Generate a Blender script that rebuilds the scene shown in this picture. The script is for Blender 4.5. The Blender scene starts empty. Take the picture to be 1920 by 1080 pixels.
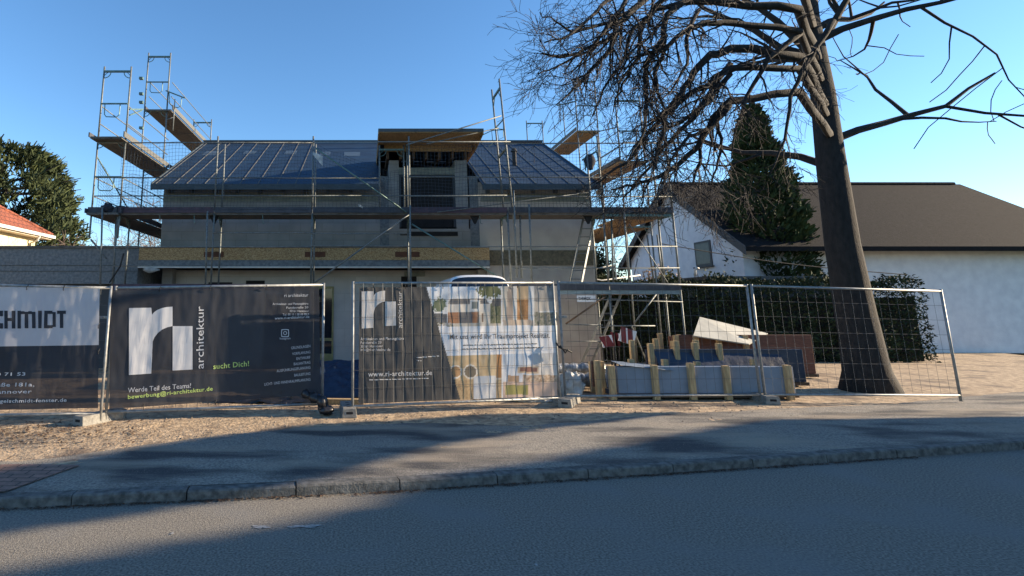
import bpy, bmesh, math, random
from mathutils import Vector, Matrix, noise
R = math.radians
random.seed(7)
SC = bpy.context.scene
COL = SC.collection

# ------------------------------------------------------------------ camera, sky, sun, exposure
F = 1027.0; CX, CY = 685.0, 390.0; PITCH = R(10.2); CAMZ = 1.75
cam = bpy.data.cameras.new('camera'); co = bpy.data.objects.new('camera', cam); COL.objects.link(co)
cam.sensor_width = 36; cam.lens = 36*F/1920
cam.shift_x = (960-CX)/1920; cam.shift_y = -(540-CY)/1920
cam.clip_start = .05; cam.clip_end = 2000
co.location = (0, 0, CAMZ); co.rotation_euler = (R(90)+PITCH, 0, 0)
SC.camera = co
SUN_AZ = 3.5      # degrees from +X towards +Y
SUN_EL = 16.2
sv = Vector((math.cos(R(SUN_EL))*math.cos(R(SUN_AZ)), math.cos(R(SUN_EL))*math.sin(R(SUN_AZ)), math.sin(R(SUN_EL))))
W = bpy.data.worlds.new('World'); SC.world = W; W.use_nodes = True
nt = W.node_tree; bg = nt.nodes['Background']
sky = nt.nodes.new('ShaderNodeTexSky'); sky.sky_type = 'NISHITA'; sky.sun_disc = False
sky.sun_elevation = R(SUN_EL); sky.sun_rotation = R(90-SUN_AZ)
sky.air_density = 1.0; sky.dust_density = 0.1; sky.ozone_density = 3.5
hs = nt.nodes.new('ShaderNodeHueSaturation'); hs.inputs['Saturation'].default_value = 1.1; nt.links.new(sky.outputs[0], hs.inputs['Color']); nt.links.new(hs.outputs[0], bg.inputs[0]); bg.inputs[1].default_value = 0.10
sl = bpy.data.lights.new('sun', 'SUN'); sl.energy = 5.0; sl.angle = R(.53); sl.color = (1, .80, .56)
so = bpy.data.objects.new('sun', sl); COL.objects.link(so); so.rotation_euler = sv.to_track_quat('Z', 'Y').to_euler()
SC.view_settings.view_transform = 'Standard'; SC.view_settings.look = 'None'
SC.view_settings.exposure = 1.47; SC.view_settings.gamma = 1

# ------------------------------------------------------------------ survey helpers
def ray(px, py):
    u = (px-CX)/F; v = (CY-py)/F
    y = math.cos(PITCH)-v*math.sin(PITCH); z = math.sin(PITCH)+v*math.cos(PITCH)
    return Vector((u/y, 1, z/y))
def P(px, py, Y):
    r = ray(px, py); return Vector((r.x*Y, Y, CAMZ+r.z*Y))
def G(px, py, z=.12):
    r = ray(px, py); t = (z-CAMZ)/r.z; return Vector((r.x*t, t, z))

# ------------------------------------------------------------------ materials
MATS = {}
def mat(name, c1, c2=None, rough=.8, metal=0, scale=6, bump=0, bscale=None, detail=6, contrast=(.35, .65), trans=0, see=0, spec=.5, stretch=None):
    m = bpy.data.materials.new(name); m.use_nodes = True; n = m.node_tree.nodes; l = m.node_tree.links
    b = n['Principled BSDF']; b.inputs['Roughness'].default_value = rough; b.inputs['Metallic'].default_value = metal
    b.inputs['Specular IOR Level'].default_value = spec
    tc = n.new('ShaderNodeTexCoord'); src = tc.outputs['Object']
    if stretch:
        mp = n.new('ShaderNodeMapping'); mp.inputs['Scale'].default_value = stretch; l.new(src, mp.inputs[0]); src = mp.outputs[0]
    c2 = c2 or tuple(x*.75 for x in c1)
    no = n.new('ShaderNodeTexNoise'); no.inputs['Scale'].default_value = scale; no.inputs['Detail'].default_value = detail
    l.new(src, no.inputs['Vector'])
    cr = n.new('ShaderNodeValToRGB'); cr.color_ramp.elements[0].position = contrast[0]; cr.color_ramp.elements[1].position = contrast[1]
    cr.color_ramp.elements[0].color = (*c2, 1); cr.color_ramp.elements[1].color = (*c1, 1)
    l.new(no.outputs[0], cr.inputs[0]); l.new(cr.outputs[0], b.inputs['Base Color'])
    if bump:
        nb = n.new('ShaderNodeTexNoise'); nb.inputs['Scale'].default_value = bscale or scale*4; nb.inputs['Detail'].default_value = 5
        l.new(src, nb.inputs['Vector'])
        bu = n.new('ShaderNodeBump'); bu.inputs['Strength'].default_value = bump; bu.inputs['Distance'].default_value = .02
        l.new(nb.outputs[0], bu.inputs['Height']); l.new(bu.outputs[0], b.inputs['Normal'])
    out = n['Material Output']; sh = b.outputs[0]
    if trans:
        t = n.new('ShaderNodeBsdfTranslucent'); l.new(cr.outputs[0], t.inputs[0])
        mx = n.new('ShaderNodeMixShader'); mx.inputs[0].default_value = trans; l.new(sh, mx.inputs[1]); l.new(t.outputs[0], mx.inputs[2]); sh = mx.outputs[0]
    if see:
        t = n.new('ShaderNodeBsdfTransparent')
        mx = n.new('ShaderNodeMixShader'); mx.inputs[0].default_value = see; l.new(sh, mx.inputs[1]); l.new(t.outputs[0], mx.inputs[2]); sh = mx.outputs[0]
    l.new(sh, out.inputs[0])
    MATS[name] = m; return m
def nodes(m): return m.node_tree.nodes, m.node_tree.links, m.node_tree.nodes['Principled BSDF']
def over(m, fac, col):      # lay another colour over the base colour where fac is 1
    n, l, b = nodes(m); old = b.inputs['Base Color'].links[0].from_socket
    mx = n.new('ShaderNodeMix'); mx.data_type = 'RGBA'
    l.new(fac, mx.inputs[0]); l.new(old, mx.inputs[6])
    if isinstance(col, tuple): mx.inputs[7].default_value = (*col, 1)
    else: l.new(col, mx.inputs[7])
    l.new(mx.outputs[2], b.inputs['Base Color'])
    for k in list(l):
        if k.from_socket == old and k.to_node.type == 'BSDF_TRANSLUCENT': l.new(mx.outputs[2], k.to_socket)
def noisefac(m, scale, lo, hi, detail=6, stretch=None):
    n, l, b = nodes(m); tc = n.new('ShaderNodeTexCoord'); s = tc.outputs['Object']
    if stretch:
        mp = n.new('ShaderNodeMapping'); mp.inputs['Scale'].default_value = stretch; l.new(s, mp.inputs[0]); s = mp.outputs[0]
    no = n.new('ShaderNodeTexNoise'); no.inputs['Scale'].default_value = scale; no.inputs['Detail'].default_value = detail; l.new(s, no.inputs['Vector'])
    mr = n.new('ShaderNodeMapRange'); mr.inputs[1].default_value = lo; mr.inputs[2].default_value = hi; l.new(no.outputs[0], mr.inputs[0]); return mr.outputs[0]

mat('asphalt', (.27, .245, .205), (.095, .088, .076), rough=.9, scale=55, bump=.8, bscale=110, detail=8)
over(MATS['asphalt'], noisefac(MATS['asphalt'], 1.1, .5, .8), (.19, .185, .175))
over(MATS['asphalt'], noisefac(MATS['asphalt'], 190, .66, .74, 2), (.30, .29, .27))
mat('sidewalk', (.30, .27, .23), (.13, .122, .105), rough=.9, scale=45, bump=.7, bscale=90, detail=8)
over(MATS['sidewalk'], noisefac(MATS['sidewalk'], 1.3, .47, .62, 8, (.5, 1.6, 1)), (.045, .045, .048))
over(MATS['sidewalk'], noisefac(MATS['sidewalk'], 1.0, .52, .72, 9, (.5, 2.0, 1)), (.30, .25, .19))
over(MATS['sidewalk'], noisefac(MATS['sidewalk'], 120, .64, .72, 2), (.34, .31, .27))
mat('sand', (.50, .375, .245), (.235, .17, .11), rough=.95, scale=9, bump=1.0, bscale=30, detail=10)
over(MATS['sand'], noisefac(MATS['sand'], 1.3, .52, .68, 8), (.13, .095, .07))
mat('clod', (.27, .22, .17), (.15, .12, .095), rough=.95)
mat('brick_paving', (.30, .17, .13), (.20, .12, .095), rough=.9, scale=20, bump=.3)
mat('paver_joint', (.07, .06, .05), rough=1)
mat('kerb', (.15, .146, .136), (.055, .055, .052), rough=.9, scale=14, bump=.5, bscale=60)
mat('kerb_joint', (.02, .02, .02), rough=1)
mat('block', (.42, .395, .36), (.33, .31, .285), rough=.95, scale=2.5, bump=.3, bscale=50)  # lower right wall: bounce from the sunlit ground put into the colour
mat('wall_plaster_bounce', (.42, .395, .36), (.33, .31, .285), rough=.95, scale=1.6, bump=.2, bscale=40)  # brownish plaster, its tone raised by painted warm ground bounce
mat('wall_white', (.46, .45, .43), (.36, .35, .34), rough=.95, scale=1.5, bump=.2, bscale=40)
mat('wall_block', (.27, .27, .265), (.21, .215, .215), rough=.95, scale=2.2, bump=.3, bscale=45)
def joints(name, w, h, c, msz=.006, swap=False):
    m = MATS[name]; n, l, b = nodes(m); tc = n.new('ShaderNodeTexCoord')
    sx = n.new('ShaderNodeSeparateXYZ'); cx = n.new('ShaderNodeCombineXYZ'); l.new(tc.outputs['Object'], sx.inputs[0])
    ad = n.new('ShaderNodeMath'); l.new(sx.outputs[0], ad.inputs[0]); l.new(sx.outputs[1], ad.inputs[1])
    l.new(ad.outputs[0], cx.inputs[0]); l.new(sx.outputs[2], cx.inputs[1])
    if swap: l.new(sx.outputs[0], cx.inputs[0]); l.new(sx.outputs[1], cx.inputs[1])
    br = n.new('ShaderNodeTexBrick'); br.inputs['Scale'].default_value = 1; br.inputs['Brick Width'].default_value = w; br.inputs['Row Height'].default_value = h
    br.inputs['Mortar Size'].default_value = msz; br.inputs['Mortar Smooth'].default_value = .3
    br.inputs['Color1'].default_value = (0, 0, 0, 1); br.inputs['Color2'].default_value = (.28, .28, .28, 1); br.inputs['Mortar'].default_value = (1, 1, 1, 1)
    l.new(cx.outputs[0], br.inputs[0]); over(m, br.outputs[0], c)
joints('wall_block', .62, .25, (.17, .165, .155)); joints('brick_paving', .21, .105, (.04, .035, .03), .008, True)
joints('wall_white', .62, .5, (.30, .295, .285), .004)
mat('slab_edge', (.16, .145, .10), (.085, .08, .06), rough=1, scale=16, bump=1, bscale=30)
mat('ring_beam', (.20, .22, .19), (.14, .155, .14), rough=.95, scale=7, bump=.3)
mat('grey_board', (.17, .19, .205), (.10, .115, .13), rough=.9, scale=14, bump=.4, detail=9)
mat('osb', (.40, .27, .13), (.22, .135, .06), rough=.85, scale=26, bump=.3, detail=4, stretch=(1, 1, 2.4), contrast=(.42, .58))
over(MATS['osb'], noisefac(MATS['osb'], 45, .58, .62, 3, (1, 1, 2.2)), (.55, .40, .22))
mat('osb_slot', (.13, .05, .025), (.08, .035, .02), rough=.9)
mat('membrane', (.007, .034, .075), (.004, .022, .053), rough=.6, scale=3, bump=.35, bscale=8)
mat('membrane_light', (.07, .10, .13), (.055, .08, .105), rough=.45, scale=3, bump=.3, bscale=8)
mat('batten', (.115, .12, .12), (.08, .085, .085), rough=.8, scale=20)
mat('ridge_cap', (.05, .07, .085), rough=.6)
mat('wood', (.40, .27, .14), (.26, .165, .08), rough=.8, scale=5, stretch=(6, 6, 1), bump=.2)
mat('wood_dark', (.11, .075, .045), (.07, .045, .03), rough=.85, scale=5, stretch=(4, 1, 4))
mat('wood_post', (.50, .36, .19), (.34, .23, .115), rough=.8, scale=6, stretch=(6, 6, 1), bump=.2)
mat('dark_void', (.012, .012, .014), (.006, .006, .007), rough=.9)
mat('steel', (.18, .20, .205), (.11, .125, .125), rough=.6, metal=.35, scale=18)
mat('ledger', (.22, .28, .29), (.13, .17, .18), rough=.6, scale=5, stretch=(1, 1, 6))
mat('steel_green', (.12, .20, .19), (.07, .125, .12), rough=.55, metal=.3, scale=12)
mat('deck', (.13, .125, .115), (.06, .058, .055), rough=.8, scale=9, bump=.3, stretch=(.5, 4, 1))
mat('deck_wood', (.33, .22, .11), (.16, .10, .055), rough=.85, scale=9, bump=.3, stretch=(.5, 4, 1))
mat('toe_board', (.06, .065, .08), (.035, .038, .05), rough=.7, scale=7)
mat('toe_board_violet', (.075, .045, .065), (.04, .03, .045), rough=.7, scale=7)
mat('net', (.035, .06, .09), rough=.8)
mat('ladder_metal', (.20, .215, .215), (.14, .15, .15), rough=.5, metal=.5, scale=15)
mat('fence_metal', (.30, .31, .315), (.19, .20, .205), rough=.55, metal=.4, scale=15)
mat('fence_wire', (.13, .135, .14), (.08, .085, .09), rough=.55, metal=.5)
mat('concrete', (.24, .235, .215), (.15, .145, .135), rough=.95, scale=18, bump=.6)
mat('banner_dark', (.028, .031, .042), (.021, .023, .032), rough=.75, scale=2, trans=.12, see=.08)
mat('banner_white', (.62, .63, .66), (.55, .56, .60), rough=.7, scale=1.5, trans=.45, see=.03)
mat('banner_grey', (.055, .055, .055), (.045, .045, .046), rough=.75, scale=2, trans=.5, see=.04)
mat('print_white', (.66, .67, .70), (.6, .61, .65), rough=.7, trans=.25)
mat('print_white_glow', (.82, .81, .82), (.76, .75, .76), rough=.7, trans=.45)
mat('print_green', (.42, .55, .16), (.38, .5, .14), rough=.7)
mat('print_ink', (.018, .022, .035), rough=.75)
mat('tarp_black', (.018, .018, .022), (.010, .010, .012), rough=.38, scale=5, bump=.5, bscale=9)
mat('tarp_blue', (.018, .035, .075), (.010, .022, .05), rough=.45, scale=5, bump=.6, bscale=7)
mat('plastic_white', (.62, .62, .60), (.42, .42, .41), rough=.35, scale=9, bump=.8, bscale=14, trans=.3)
mat('foil_silver', (.42, .43, .43), (.16, .165, .17), rough=.3, metal=.3, scale=14, bump=.8, bscale=20)
mat('panel_blue_grey', (.19, .235, .30), (.15, .19, .245), rough=.55, scale=3)
mat('panel_navy', (.02, .035, .07), (.012, .022, .045), rough=.4, scale=3, bump=.3)
mat('panel_brown', (.17, .075, .05), (.11, .05, .035), rough=.8, scale=7, stretch=(1, 1, 5))
mat('board_pale', (.42, .42, .38), (.33, .33, .30), rough=.8, scale=4)
mat('white_paint', (.72, .72, .72), (.66, .66, .66), rough=.6, scale=3)
mat('worn_paint', (.34, .335, .32), (.2, .195, .18), rough=.8, scale=40)
mat('van_paint', (.78, .80, .82), (.74, .76, .78), rough=.25, scale=1)
mat('glass', (.012, .018, .03), (.010, .014, .022), rough=.06, scale=1, spec=.8)
mat('window_teal', (.05, .075, .08), (.035, .055, .06), rough=.4)
mat('rubber', (.02, .02, .02), rough=.8)
mat('red_paint', (.20, .022, .025), (.15, .02, .02), rough=.6)
mat('white_render', (.70, .71, .73), (.60, .61, .64), rough=.95, scale=3, bump=.35, bscale=25)
mat('roof_dark', (.016, .015, .017), (.009, .009, .010), spec=.15, rough=.9, scale=10, bump=.5)
joints('roof_dark', .33, .24, (.012, .012, .012), .012)
mat('verge_grey', (.085, .085, .085), (.06, .06, .06), rough=.8, scale=8)
mat('cream_render', (.72, .62, .42), (.62, .53, .35), rough=.95, scale=2)
mat('roof_red', (.33, .10, .05), (.21, .06, .032), rough=.85, scale=12, bump=.5)
joints('roof_red', .30, .25, (.08, .025, .015), .02)
mat('gutter', (.60, .58, .54), (.5, .48, .45), rough=.5)
mat('soffit_cream', (.55, .48, .38), (.46, .40, .32), rough=.9)
mat('anthracite', (.035, .042, .052), (.025, .03, .038), rough=.6)
mat('bark', (.022, .019, .018), (.010, .009, .009), rough=.95, scale=14, bump=.6, stretch=(1, 1, .4))
mat('twig', (.017, .013, .015), (.010, .008, .009), rough=.9, scale=8)
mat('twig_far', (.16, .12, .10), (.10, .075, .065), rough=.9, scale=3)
mat('pine', (.058, .074, .028), (.02, .03, .014), rough=.8, scale=1.3, contrast=(.38, .62), spec=.2)
mat('conifer', (.050, .075, .028), (.022, .036, .015), rough=.85, scale=1.2, spec=.2)
mat('hedge', (.040, .062, .028), (.014, .024, .012), rough=.8, scale=2.5, spec=.2)
mat('shrub', (.095, .11, .035), (.045, .06, .02), rough=.8, scale=3, spec=.2)
mat('blossom', (.55, .40, .20), (.45, .30, .26), rough=.8, scale=6)
mat('leaf_litter', (.10, .05, .028), (.03, .02, .014), rough=.9, scale=20)
mat('brick_red', (.22, .10, .07), (.15, .07, .05), rough=.9, scale=5, bump=.3); joints('brick_red', .25, .08, (.25, .23, .2), .01)
mat('frame_olive', (.27, .25, .11), (.2, .185, .08), rough=.6)
mat('cloth_dark', (.02, .025, .04), (.012, .015, .025), rough=.9, scale=8)
mat('lawn', (.075, .10, .035), (.04, .055, .02), rough=.95, scale=8, bump=.6)

# ------------------------------------------------------------------ mesh builder
ORIG = {}
class MB:
    def __init__(s): s.v = []; s.f = []
    def add(s, vs, fs):
        o = len(s.v); s.v += [Vector(v) for v in vs]; s.f += [tuple(i+o for i in f) for f in fs]; return s
    def box(s, x0, x1, y0, y1, z0, z1):
        vs = [(x, y, z) for z in (z0, z1) for y in (y0, y1) for x in (x0, x1)]
        return s.add(vs, [(0, 2, 3, 1), (4, 5, 7, 6), (0, 1, 5, 4), (2, 6, 7, 3), (0, 4, 6, 2), (1, 3, 7, 5)])
    def bar(s, a, b, w, h, up=(0, 0, 1)):
        a = Vector(a); b = Vector(b); d = (b-a).normalized(); up = Vector(up)
        if abs(d.dot(up)) > .97: up = Vector((0, 1, 0))
        sx = d.cross(up).normalized(); sz = sx.cross(d)
        vs = [p+sx*w*i/2+sz*h*j/2 for p in (a, b) for j in (-1, 1) for i in (-1, 1)]
        return s.add(vs, [(0, 1, 3, 2), (4, 6, 7, 5), (0, 4, 5, 1), (2, 3, 7, 6), (0, 2, 6, 4), (1, 5, 7, 3)])
    def tube(s, pts, r, n=8, r2=None, cap=True):
        pts = [Vector(p) for p in pts]; m = len(pts); r2 = r if r2 is None else r2
        d0 = (pts[1]-pts[0]).normalized(); ref = Vector((0, 0, 1)) if abs(d0.z) < .9 else Vector((0, 1, 0))
        vs = []; o = len(s.v)
        for i, p in enumerate(pts):
            d = (pts[min(i+1, m-1)]-pts[max(i-1, 0)])
            if d.length < 1e-7: d = d0.copy()
            d.normalize(); x = d.cross(ref)
            if x.length < 1e-3: x = d.cross(Vector((1, 0, 0)))
            x.normalize(); y = d.cross(x)
            rr = r[i] if isinstance(r, (list, tuple)) else r+(r2-r)*i/max(1, m-1)
            for k in range(n):
                a = 2*math.pi*k/n; vs.append(p+x*math.cos(a)*rr+y*math.sin(a)*rr)
        fs = [(i*n+k, i*n+(k+1) % n, (i+1)*n+(k+1) % n, (i+1)*n+k) for i in range(m-1) for k in range(n)]
        if cap: fs += [tuple(range(n-1, -1, -1)), tuple((m-1)*n+k for k in range(n))]
        return s.add(vs, fs)
    def prism(s, pts, ext):
        n = len(pts); pts = [Vector(p) for p in pts]; e = Vector(ext)
        return s.add(pts+[p+e for p in pts], [tuple(range(n-1, -1, -1)), tuple(range(n, 2*n))]+[(i, (i+1) % n, n+(i+1) % n, n+i) for i in range(n)])
    def grid(s, fn, nu, nv):
        vs = [fn(i/nu, j/nv) for j in range(nv+1) for i in range(nu+1)]
        return s.add(vs, [(j*(nu+1)+i, j*(nu+1)+i+1, (j+1)*(nu+1)+i+1, (j+1)*(nu+1)+i) for j in range(nv) for i in range(nu)])
    def build(s, name, m, parent=None, smooth=False, bevel=0):
        o = ORIG.get(parent.as_pointer(), Vector((0, 0, 0))) if parent else Vector((0, 0, 0))
        me = bpy.data.meshes.new(name); me.from_pydata([tuple(v-o) for v in s.v], [], s.f); me.update()
        me.materials.append(MATS[m])
        if smooth: me.polygons.foreach_set('use_smooth', [True]*len(me.polygons))
        ob = bpy.data.objects.new(name, me); COL.objects.link(ob)
        if parent: ob.parent = parent; ORIG[ob.as_pointer()] = o
        if bevel:
            bm = bmesh.new(); bm.from_mesh(me); bmesh.ops.recalc_face_normals(bm, faces=bm.faces)
            es = [e for e in bm.edges if len(e.link_faces) == 2 and e.calc_face_angle(0) > .6]
            bmesh.ops.bevel(bm, geom=es, offset=bevel, segments=2, profile=.5, affect='EDGES'); bm.to_mesh(me); bm.free()
        return ob
def lab(o, label=None, cat=None, group=None, kind=None):
    if label: o['label'] = label
    if cat: o['category'] = cat
    if group: o['group'] = group
    if kind: o['kind'] = kind
    return o
def thing(name, loc, label, cat, group=None):
    o = bpy.data.objects.new(name, None); COL.objects.link(o); o.location = loc; o.empty_display_size = .2
    ORIG[o.as_pointer()] = Vector(loc); return lab(o, label, cat, group)
def copy_tree(o, loc, label=None):
    c = o.copy(); COL.objects.link(c); c.location = loc; ORIG[c.as_pointer()] = Vector(loc)
    if label: c['label'] = label
    for ch in [x for x in COL.objects if x.parent == o]:
        d = ch.copy(); COL.objects.link(d); d.parent = c
        for g in [x for x in COL.objects if x.parent == ch]:
            e = g.copy(); COL.objects.link(e); e.parent = d
    return c
def structure(o): o['kind'] = 'structure'; return o
def nz(x, y, z=0, s=1.0): return noise.noise(Vector((x*s, y*s, z*s)))

# ------------------------------------------------------------------ ground, road, kerb
KERB = [(-60, -1.5), (-14, 3.75), (-3.2, 5.19), (0, 5.61), (4.1, 6.40), (9, 7.4), (14, 9.2), (18, 12.5), (22, 18), (30, 40)]
def ky(x):
    for (a, b), (c, d) in zip(KERB, KERB[1:]):
        if x <= c: return b+(d-b)*(x-a)/(c-a)
    return KERB[-1][1]
structure(MB().add([(-300, -300, -.012), (400, -300, -.012), (400, 400, -.012), (-300, 400, -.012)], [(0, 1, 2, 3)]).build('ground', 'lawn'))
xs = [-60, -40, -25, -14, -8, -3.2, 0, 2, 4.1, 6.5, 9, 11.5, 14, 16, 18, 20, 22, 26, 30]
r = MB()
for a, b in zip(xs, xs[1:]): r.add([(a, ky(a)-7.5, 0), (b, ky(b)-7.5, 0), (b, ky(b)+.03, 0), (a, ky(a)+.03, 0)], [(0, 1, 2, 3)])
structure(r.build('road', 'asphalt'))
# sandy building plot behind the pavement: uneven surface
def sand_z(x, y):
    h = .115+.012*nz(x, y, 0, 1.1)+.012*nz(x, y, 3, 4)+.007*nz(x, y, 6, 13)
    d = y-ky(x)
    if 2.4 < d < 6 : h += .02*max(0, nz(x, y, 9, 1.7))*min(1, (d-2.4))
    if x < -2.2 and 2.6 < d < 5: h += .012*max(0, nz(x, y, 2, 2.5))
    return h
g = MB()
def gp(u, v):
    x = -9+20*u; y0 = ky(x)+.14; y = y0+(13.2-y0)*v; return (x, y, sand_z(x, y)-(.07 if y-y0 < .75 else 0))
g.grid(gp, 360, 170); structure(g.build('building_plot', 'sand', smooth=True))
g = MB()
for (a, b) in ((-60, -30), (-30, -14), (-14, -9), (11, 14), (14, 16), (16, 18), (18, 20), (20, 22), (22, 26), (26, 30)):
    g.add([(a, ky(a)+.1, .115), (b, ky(b)+.1, .115), (b, 120, .115), (a, 120, .115)], [(0, 1, 2, 3)])
g.add([(-9, 13.2, .112), (11, 13.2, .112), (11, 120, .112), (-9, 120, .112)], [(0, 1, 2, 3)])
structure(g.build('garden_ground', 'sand'))
# pavement: trodden asphalt with an uneven inner edge
def inner(x):     # inner edge of the asphalt pavement, measured from the kerb
    pts = [(-9, .9), (-5, .9), (-3.7, 1.0), (-2, 1.9), (-.65, 2.45), (1, 2.3), (2.3, 1.9), (5, 2.3), (16, 2.3)]
    for (a, b), (c, d) in zip(pts, pts[1:]):
        if x <= c: return b+(d-b)*(x-a)/(c-a)+.10*nz(x, 0, 0, .8)+.05*nz(x, 0, 5, 4)
    return 2.3
g = MB()
def sw(u, v):
    x = -9+24*u; y0 = ky(x)+.14; y = y0+inner(x)*v; d = y-y0; return (x, y, .0935+.033*min(1, d/.7)+.004*nz(x, y, 0, 2)*min(1, d*3)+(.012 if .05 < v < .9 else 0)*max(0, nz(x, y, 1, .9))*min(1, d*2)-(.03 if v > .97 else 0))
g.grid(sw, 240, 50); structure(g.build('sidewalk', 'sidewalk', smooth=True))
# brick paving at the left end of the pavement
a, b = G(0, 866), G(150, 858); c, d = G(30, 938), G(-400, 965)
q = [(-9, ky(-9)+.14), (-3.25, ky(-3.25)+.14), (-2.95, 6.05), (-3.6, 6.08), (-9, 5.6)]
structure(MB().add([(x, y, .1375 if i > 1 else .108) for i, (x, y) in enumerate(q)], [(0, 1, 2, 3, 4)]).build('brick_paving', 'brick_paving'))
# kerb: stones of one metre
k = MB(); random.seed(3)
x = -20.35
while x < 19:
    L = 1.0; a = Vector((x, ky(x), 0)); x2 = x+L*.985; b = Vector((x2, ky(x2), 0)); d = (b-a).normalized(); nrm = Vector((-d.y, d.x, 0))
    dz = random.uniform(-.004, .004); w = .15; h = .092+dz; j = d*.006; off = nrm*random.uniform(-.006, .006)
    prof = [(0, -.05), (.004, h-.014), (.018, h), (w, h), (w, -.05)]
    k.prism([a+j+off+nrm*p+Vector((0, 0, q)) for p, q in prof], (b-a)-2*j)
    x = x2
structure(k.build('kerb', 'kerb'))
# leaf litter along the gutter and at the left fence: nobody could count it
lm = MB(); random.seed(11)
def flake(x, y, z, s):
    a = random.uniform(0, 6.28); t = random.uniform(-.6, .6); u = Vector((math.cos(a), math.sin(a), t*.5))*s; w = Vector((-math.sin(a), math.cos(a), random.uniform(-.4, .4)))*s*.6
    p = Vector((x, y, z+s*.5)); lm.add([p-u, p+w, p+u, p-w], [(0, 1, 2, 3)])
for i in range(5200):
    x = random.uniform(-6, 6.5); dens = .5+.5*nz(x, 0, 0, 2.5)
    if random.random() < dens: flake(x, ky(x)-abs(random.gauss(0, .03))-.004, .002, random.uniform(.006, .018))
for i in range(1800):
    x = random.gauss(-5.2, 1.4); y = random.gauss(7.55, .38)
    if x < -2.7 : flake(x, y, sand_z(x, y), random.uniform(.010, .03))
lab(lm.build('leaf_litter', 'leaf_litter'), 'brown dead leaves and crumbs gathered along the kerb and by the left fence', 'leaf litter', kind='stuff')
# little stones and clods on the plot
cm = MB(); random.seed(5)
for i in range(3200):
    x = random.uniform(-7, 7); y = ky(x)+random.choice((random.uniform(.25, 2.2), random.uniform(1.9, 4.6))); s = (.0035 if y-ky(x) < 1.6 else random.choice([.005, .008, .011, .018])) * random.uniform(.7, 1.3); z = max(sand_z(x, y), .12)
    vs = [Vector((random.gauss(0, 1), random.gauss(0, 1), random.gauss(0, 1))).normalized()*s*random.uniform(.7, 1.2) for _ in range(6)]
    base = [Vector((1, 0, 0)), Vector((0, 1, 0)), Vector((-1, 0, 0)), Vector((0, -1, 0)), Vector((0, 0, .7)), Vector((0, 0, -.5))]
    cm.add([Vector((x, y, z))+bb*s*random.uniform(.7, 1.4) for bb in base], [(0, 1, 4), (1, 2, 4), (2, 3, 4), (3, 0, 4), (1, 0, 5), (2, 1, 5), (3, 2, 5), (0, 3, 5)])
lab(cm.build('gravel', 'clod'), 'small clods and stones scattered over the sandy plot', 'gravel', kind='stuff')
pm = MB(); random.seed(8)
for (px, py, w) in ((490, 988, .16), (575, 986, .2), (1002, 1058, .04), (315, 1001, .07), (1230, 940, .03)):
    c = G(px, py, .0042)
    for i in range(5 if w > .1 else 1):
        o = Vector((random.uniform(-w, w)*.5, random.uniform(-.02, .02), 0)); n = 9
        pm.add([c+o+Vector((math.cos(6.28*k/n)*w*.28*random.uniform(.5, 1.2), math.sin(6.28*k/n)*.022*random.uniform(.5, 1.3), i*.0004)) for k in range(n)], [tuple(range(n))])
structure(pm.build('road_paint_marks', 'worn_paint'))

# ------------------------------------------------------------------ house under construction
HW = 15.6; EY, EZ = 15.1, 5.16; RY, RZ = 19.76, 7.78; XL, XR = -5.86, 6.55; SL = (RZ-EZ)/(RY-EY)
house = thing('house', (0, HW, .12), 'unfinished two storey house in pale blockwork with a blue membrane roof, wrapped in scaffolding', 'house')
BY = 2*RY-HW
def gz(y): return EZ+SL*(y-EY)-.12
m = MB()
DX0, DX1 = .78, 3.02
# upper storey front wall with the dormer opening
m.box(XL, DX0, HW, HW+.3, 3.33, gz(HW))
lab(MB().box(DX1, XR, HW, HW+.3, 3.331, gz(HW)).build('wall', 'wall_plaster_bounce', house), 'brownish plastered upper wall right of the dormer, brightened by painted bounce light')
m.box(DX0, DX1, HW, HW+.3, 3.33, 3.95)
for xx in (XL, XR-.3):
    m.prism([(xx, HW+.3, .1), (xx, BY, .1), (xx, BY, gz(HW)), (xx, RY, gz(RY)), (xx, HW+.3, gz(HW+.3))], (.3, 0, 0))
m.box(XL+.3, XR-.3, BY-.3, BY, .1, gz(HW))
m.build('wall', 'wall_block', house)
m = MB(); m.box(3.45, XR, HW-.003, HW+.3, .1, 2.9); lab(m.build('wall', 'block', house), 'plain grey ground floor wall, made paler and warmer by painted bounce light')
m = MB()
GWY = 16.2
m.box(XL, -2.95, GWY, GWY+.3, .1, 2.8); m.box(-.92, 3.45, GWY, GWY+.3, .1, 2.8); m.box(-2.95, -.92, GWY, GWY+.3, 2.33, 2.8)
m.box(3.25, 3.45, HW+.3, GWY, .1, 2.8)
lab(m.build('wall', 'wall_white', house), 'recessed ground floor wall of large pale blocks')
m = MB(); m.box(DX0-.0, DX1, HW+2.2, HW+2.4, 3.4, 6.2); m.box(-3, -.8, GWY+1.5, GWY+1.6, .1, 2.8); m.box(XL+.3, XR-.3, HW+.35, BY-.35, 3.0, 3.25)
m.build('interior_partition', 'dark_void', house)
m = MB(); m.box(3.43, XR+.03, HW-.03, HW+.2, 2.9, 3.33); m.build('floor_slab_edge', 'slab_edge', house)
m = MB(); m.box(XL-.004, .38, HW-.006, HW, 4.74, 4.98); m.box(3.35, XR, HW-.006, HW, 4.74, 4.98); m.build('ring_beam', 'ring_beam', house)
for a, b in ((.5, .75), (2.98, 3.22)):
    pass
m = MB(); m.box(.42, .68, HW-.006, HW+.1, 3.36, 5.5); m.build('dark_pillar', 'grey_board', house)
m = MB(); m.box(3.02, 3.28, HW-.006, HW+.1, 3.36, 5.5); m.build('dark_pillar', 'grey_board', house)
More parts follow.
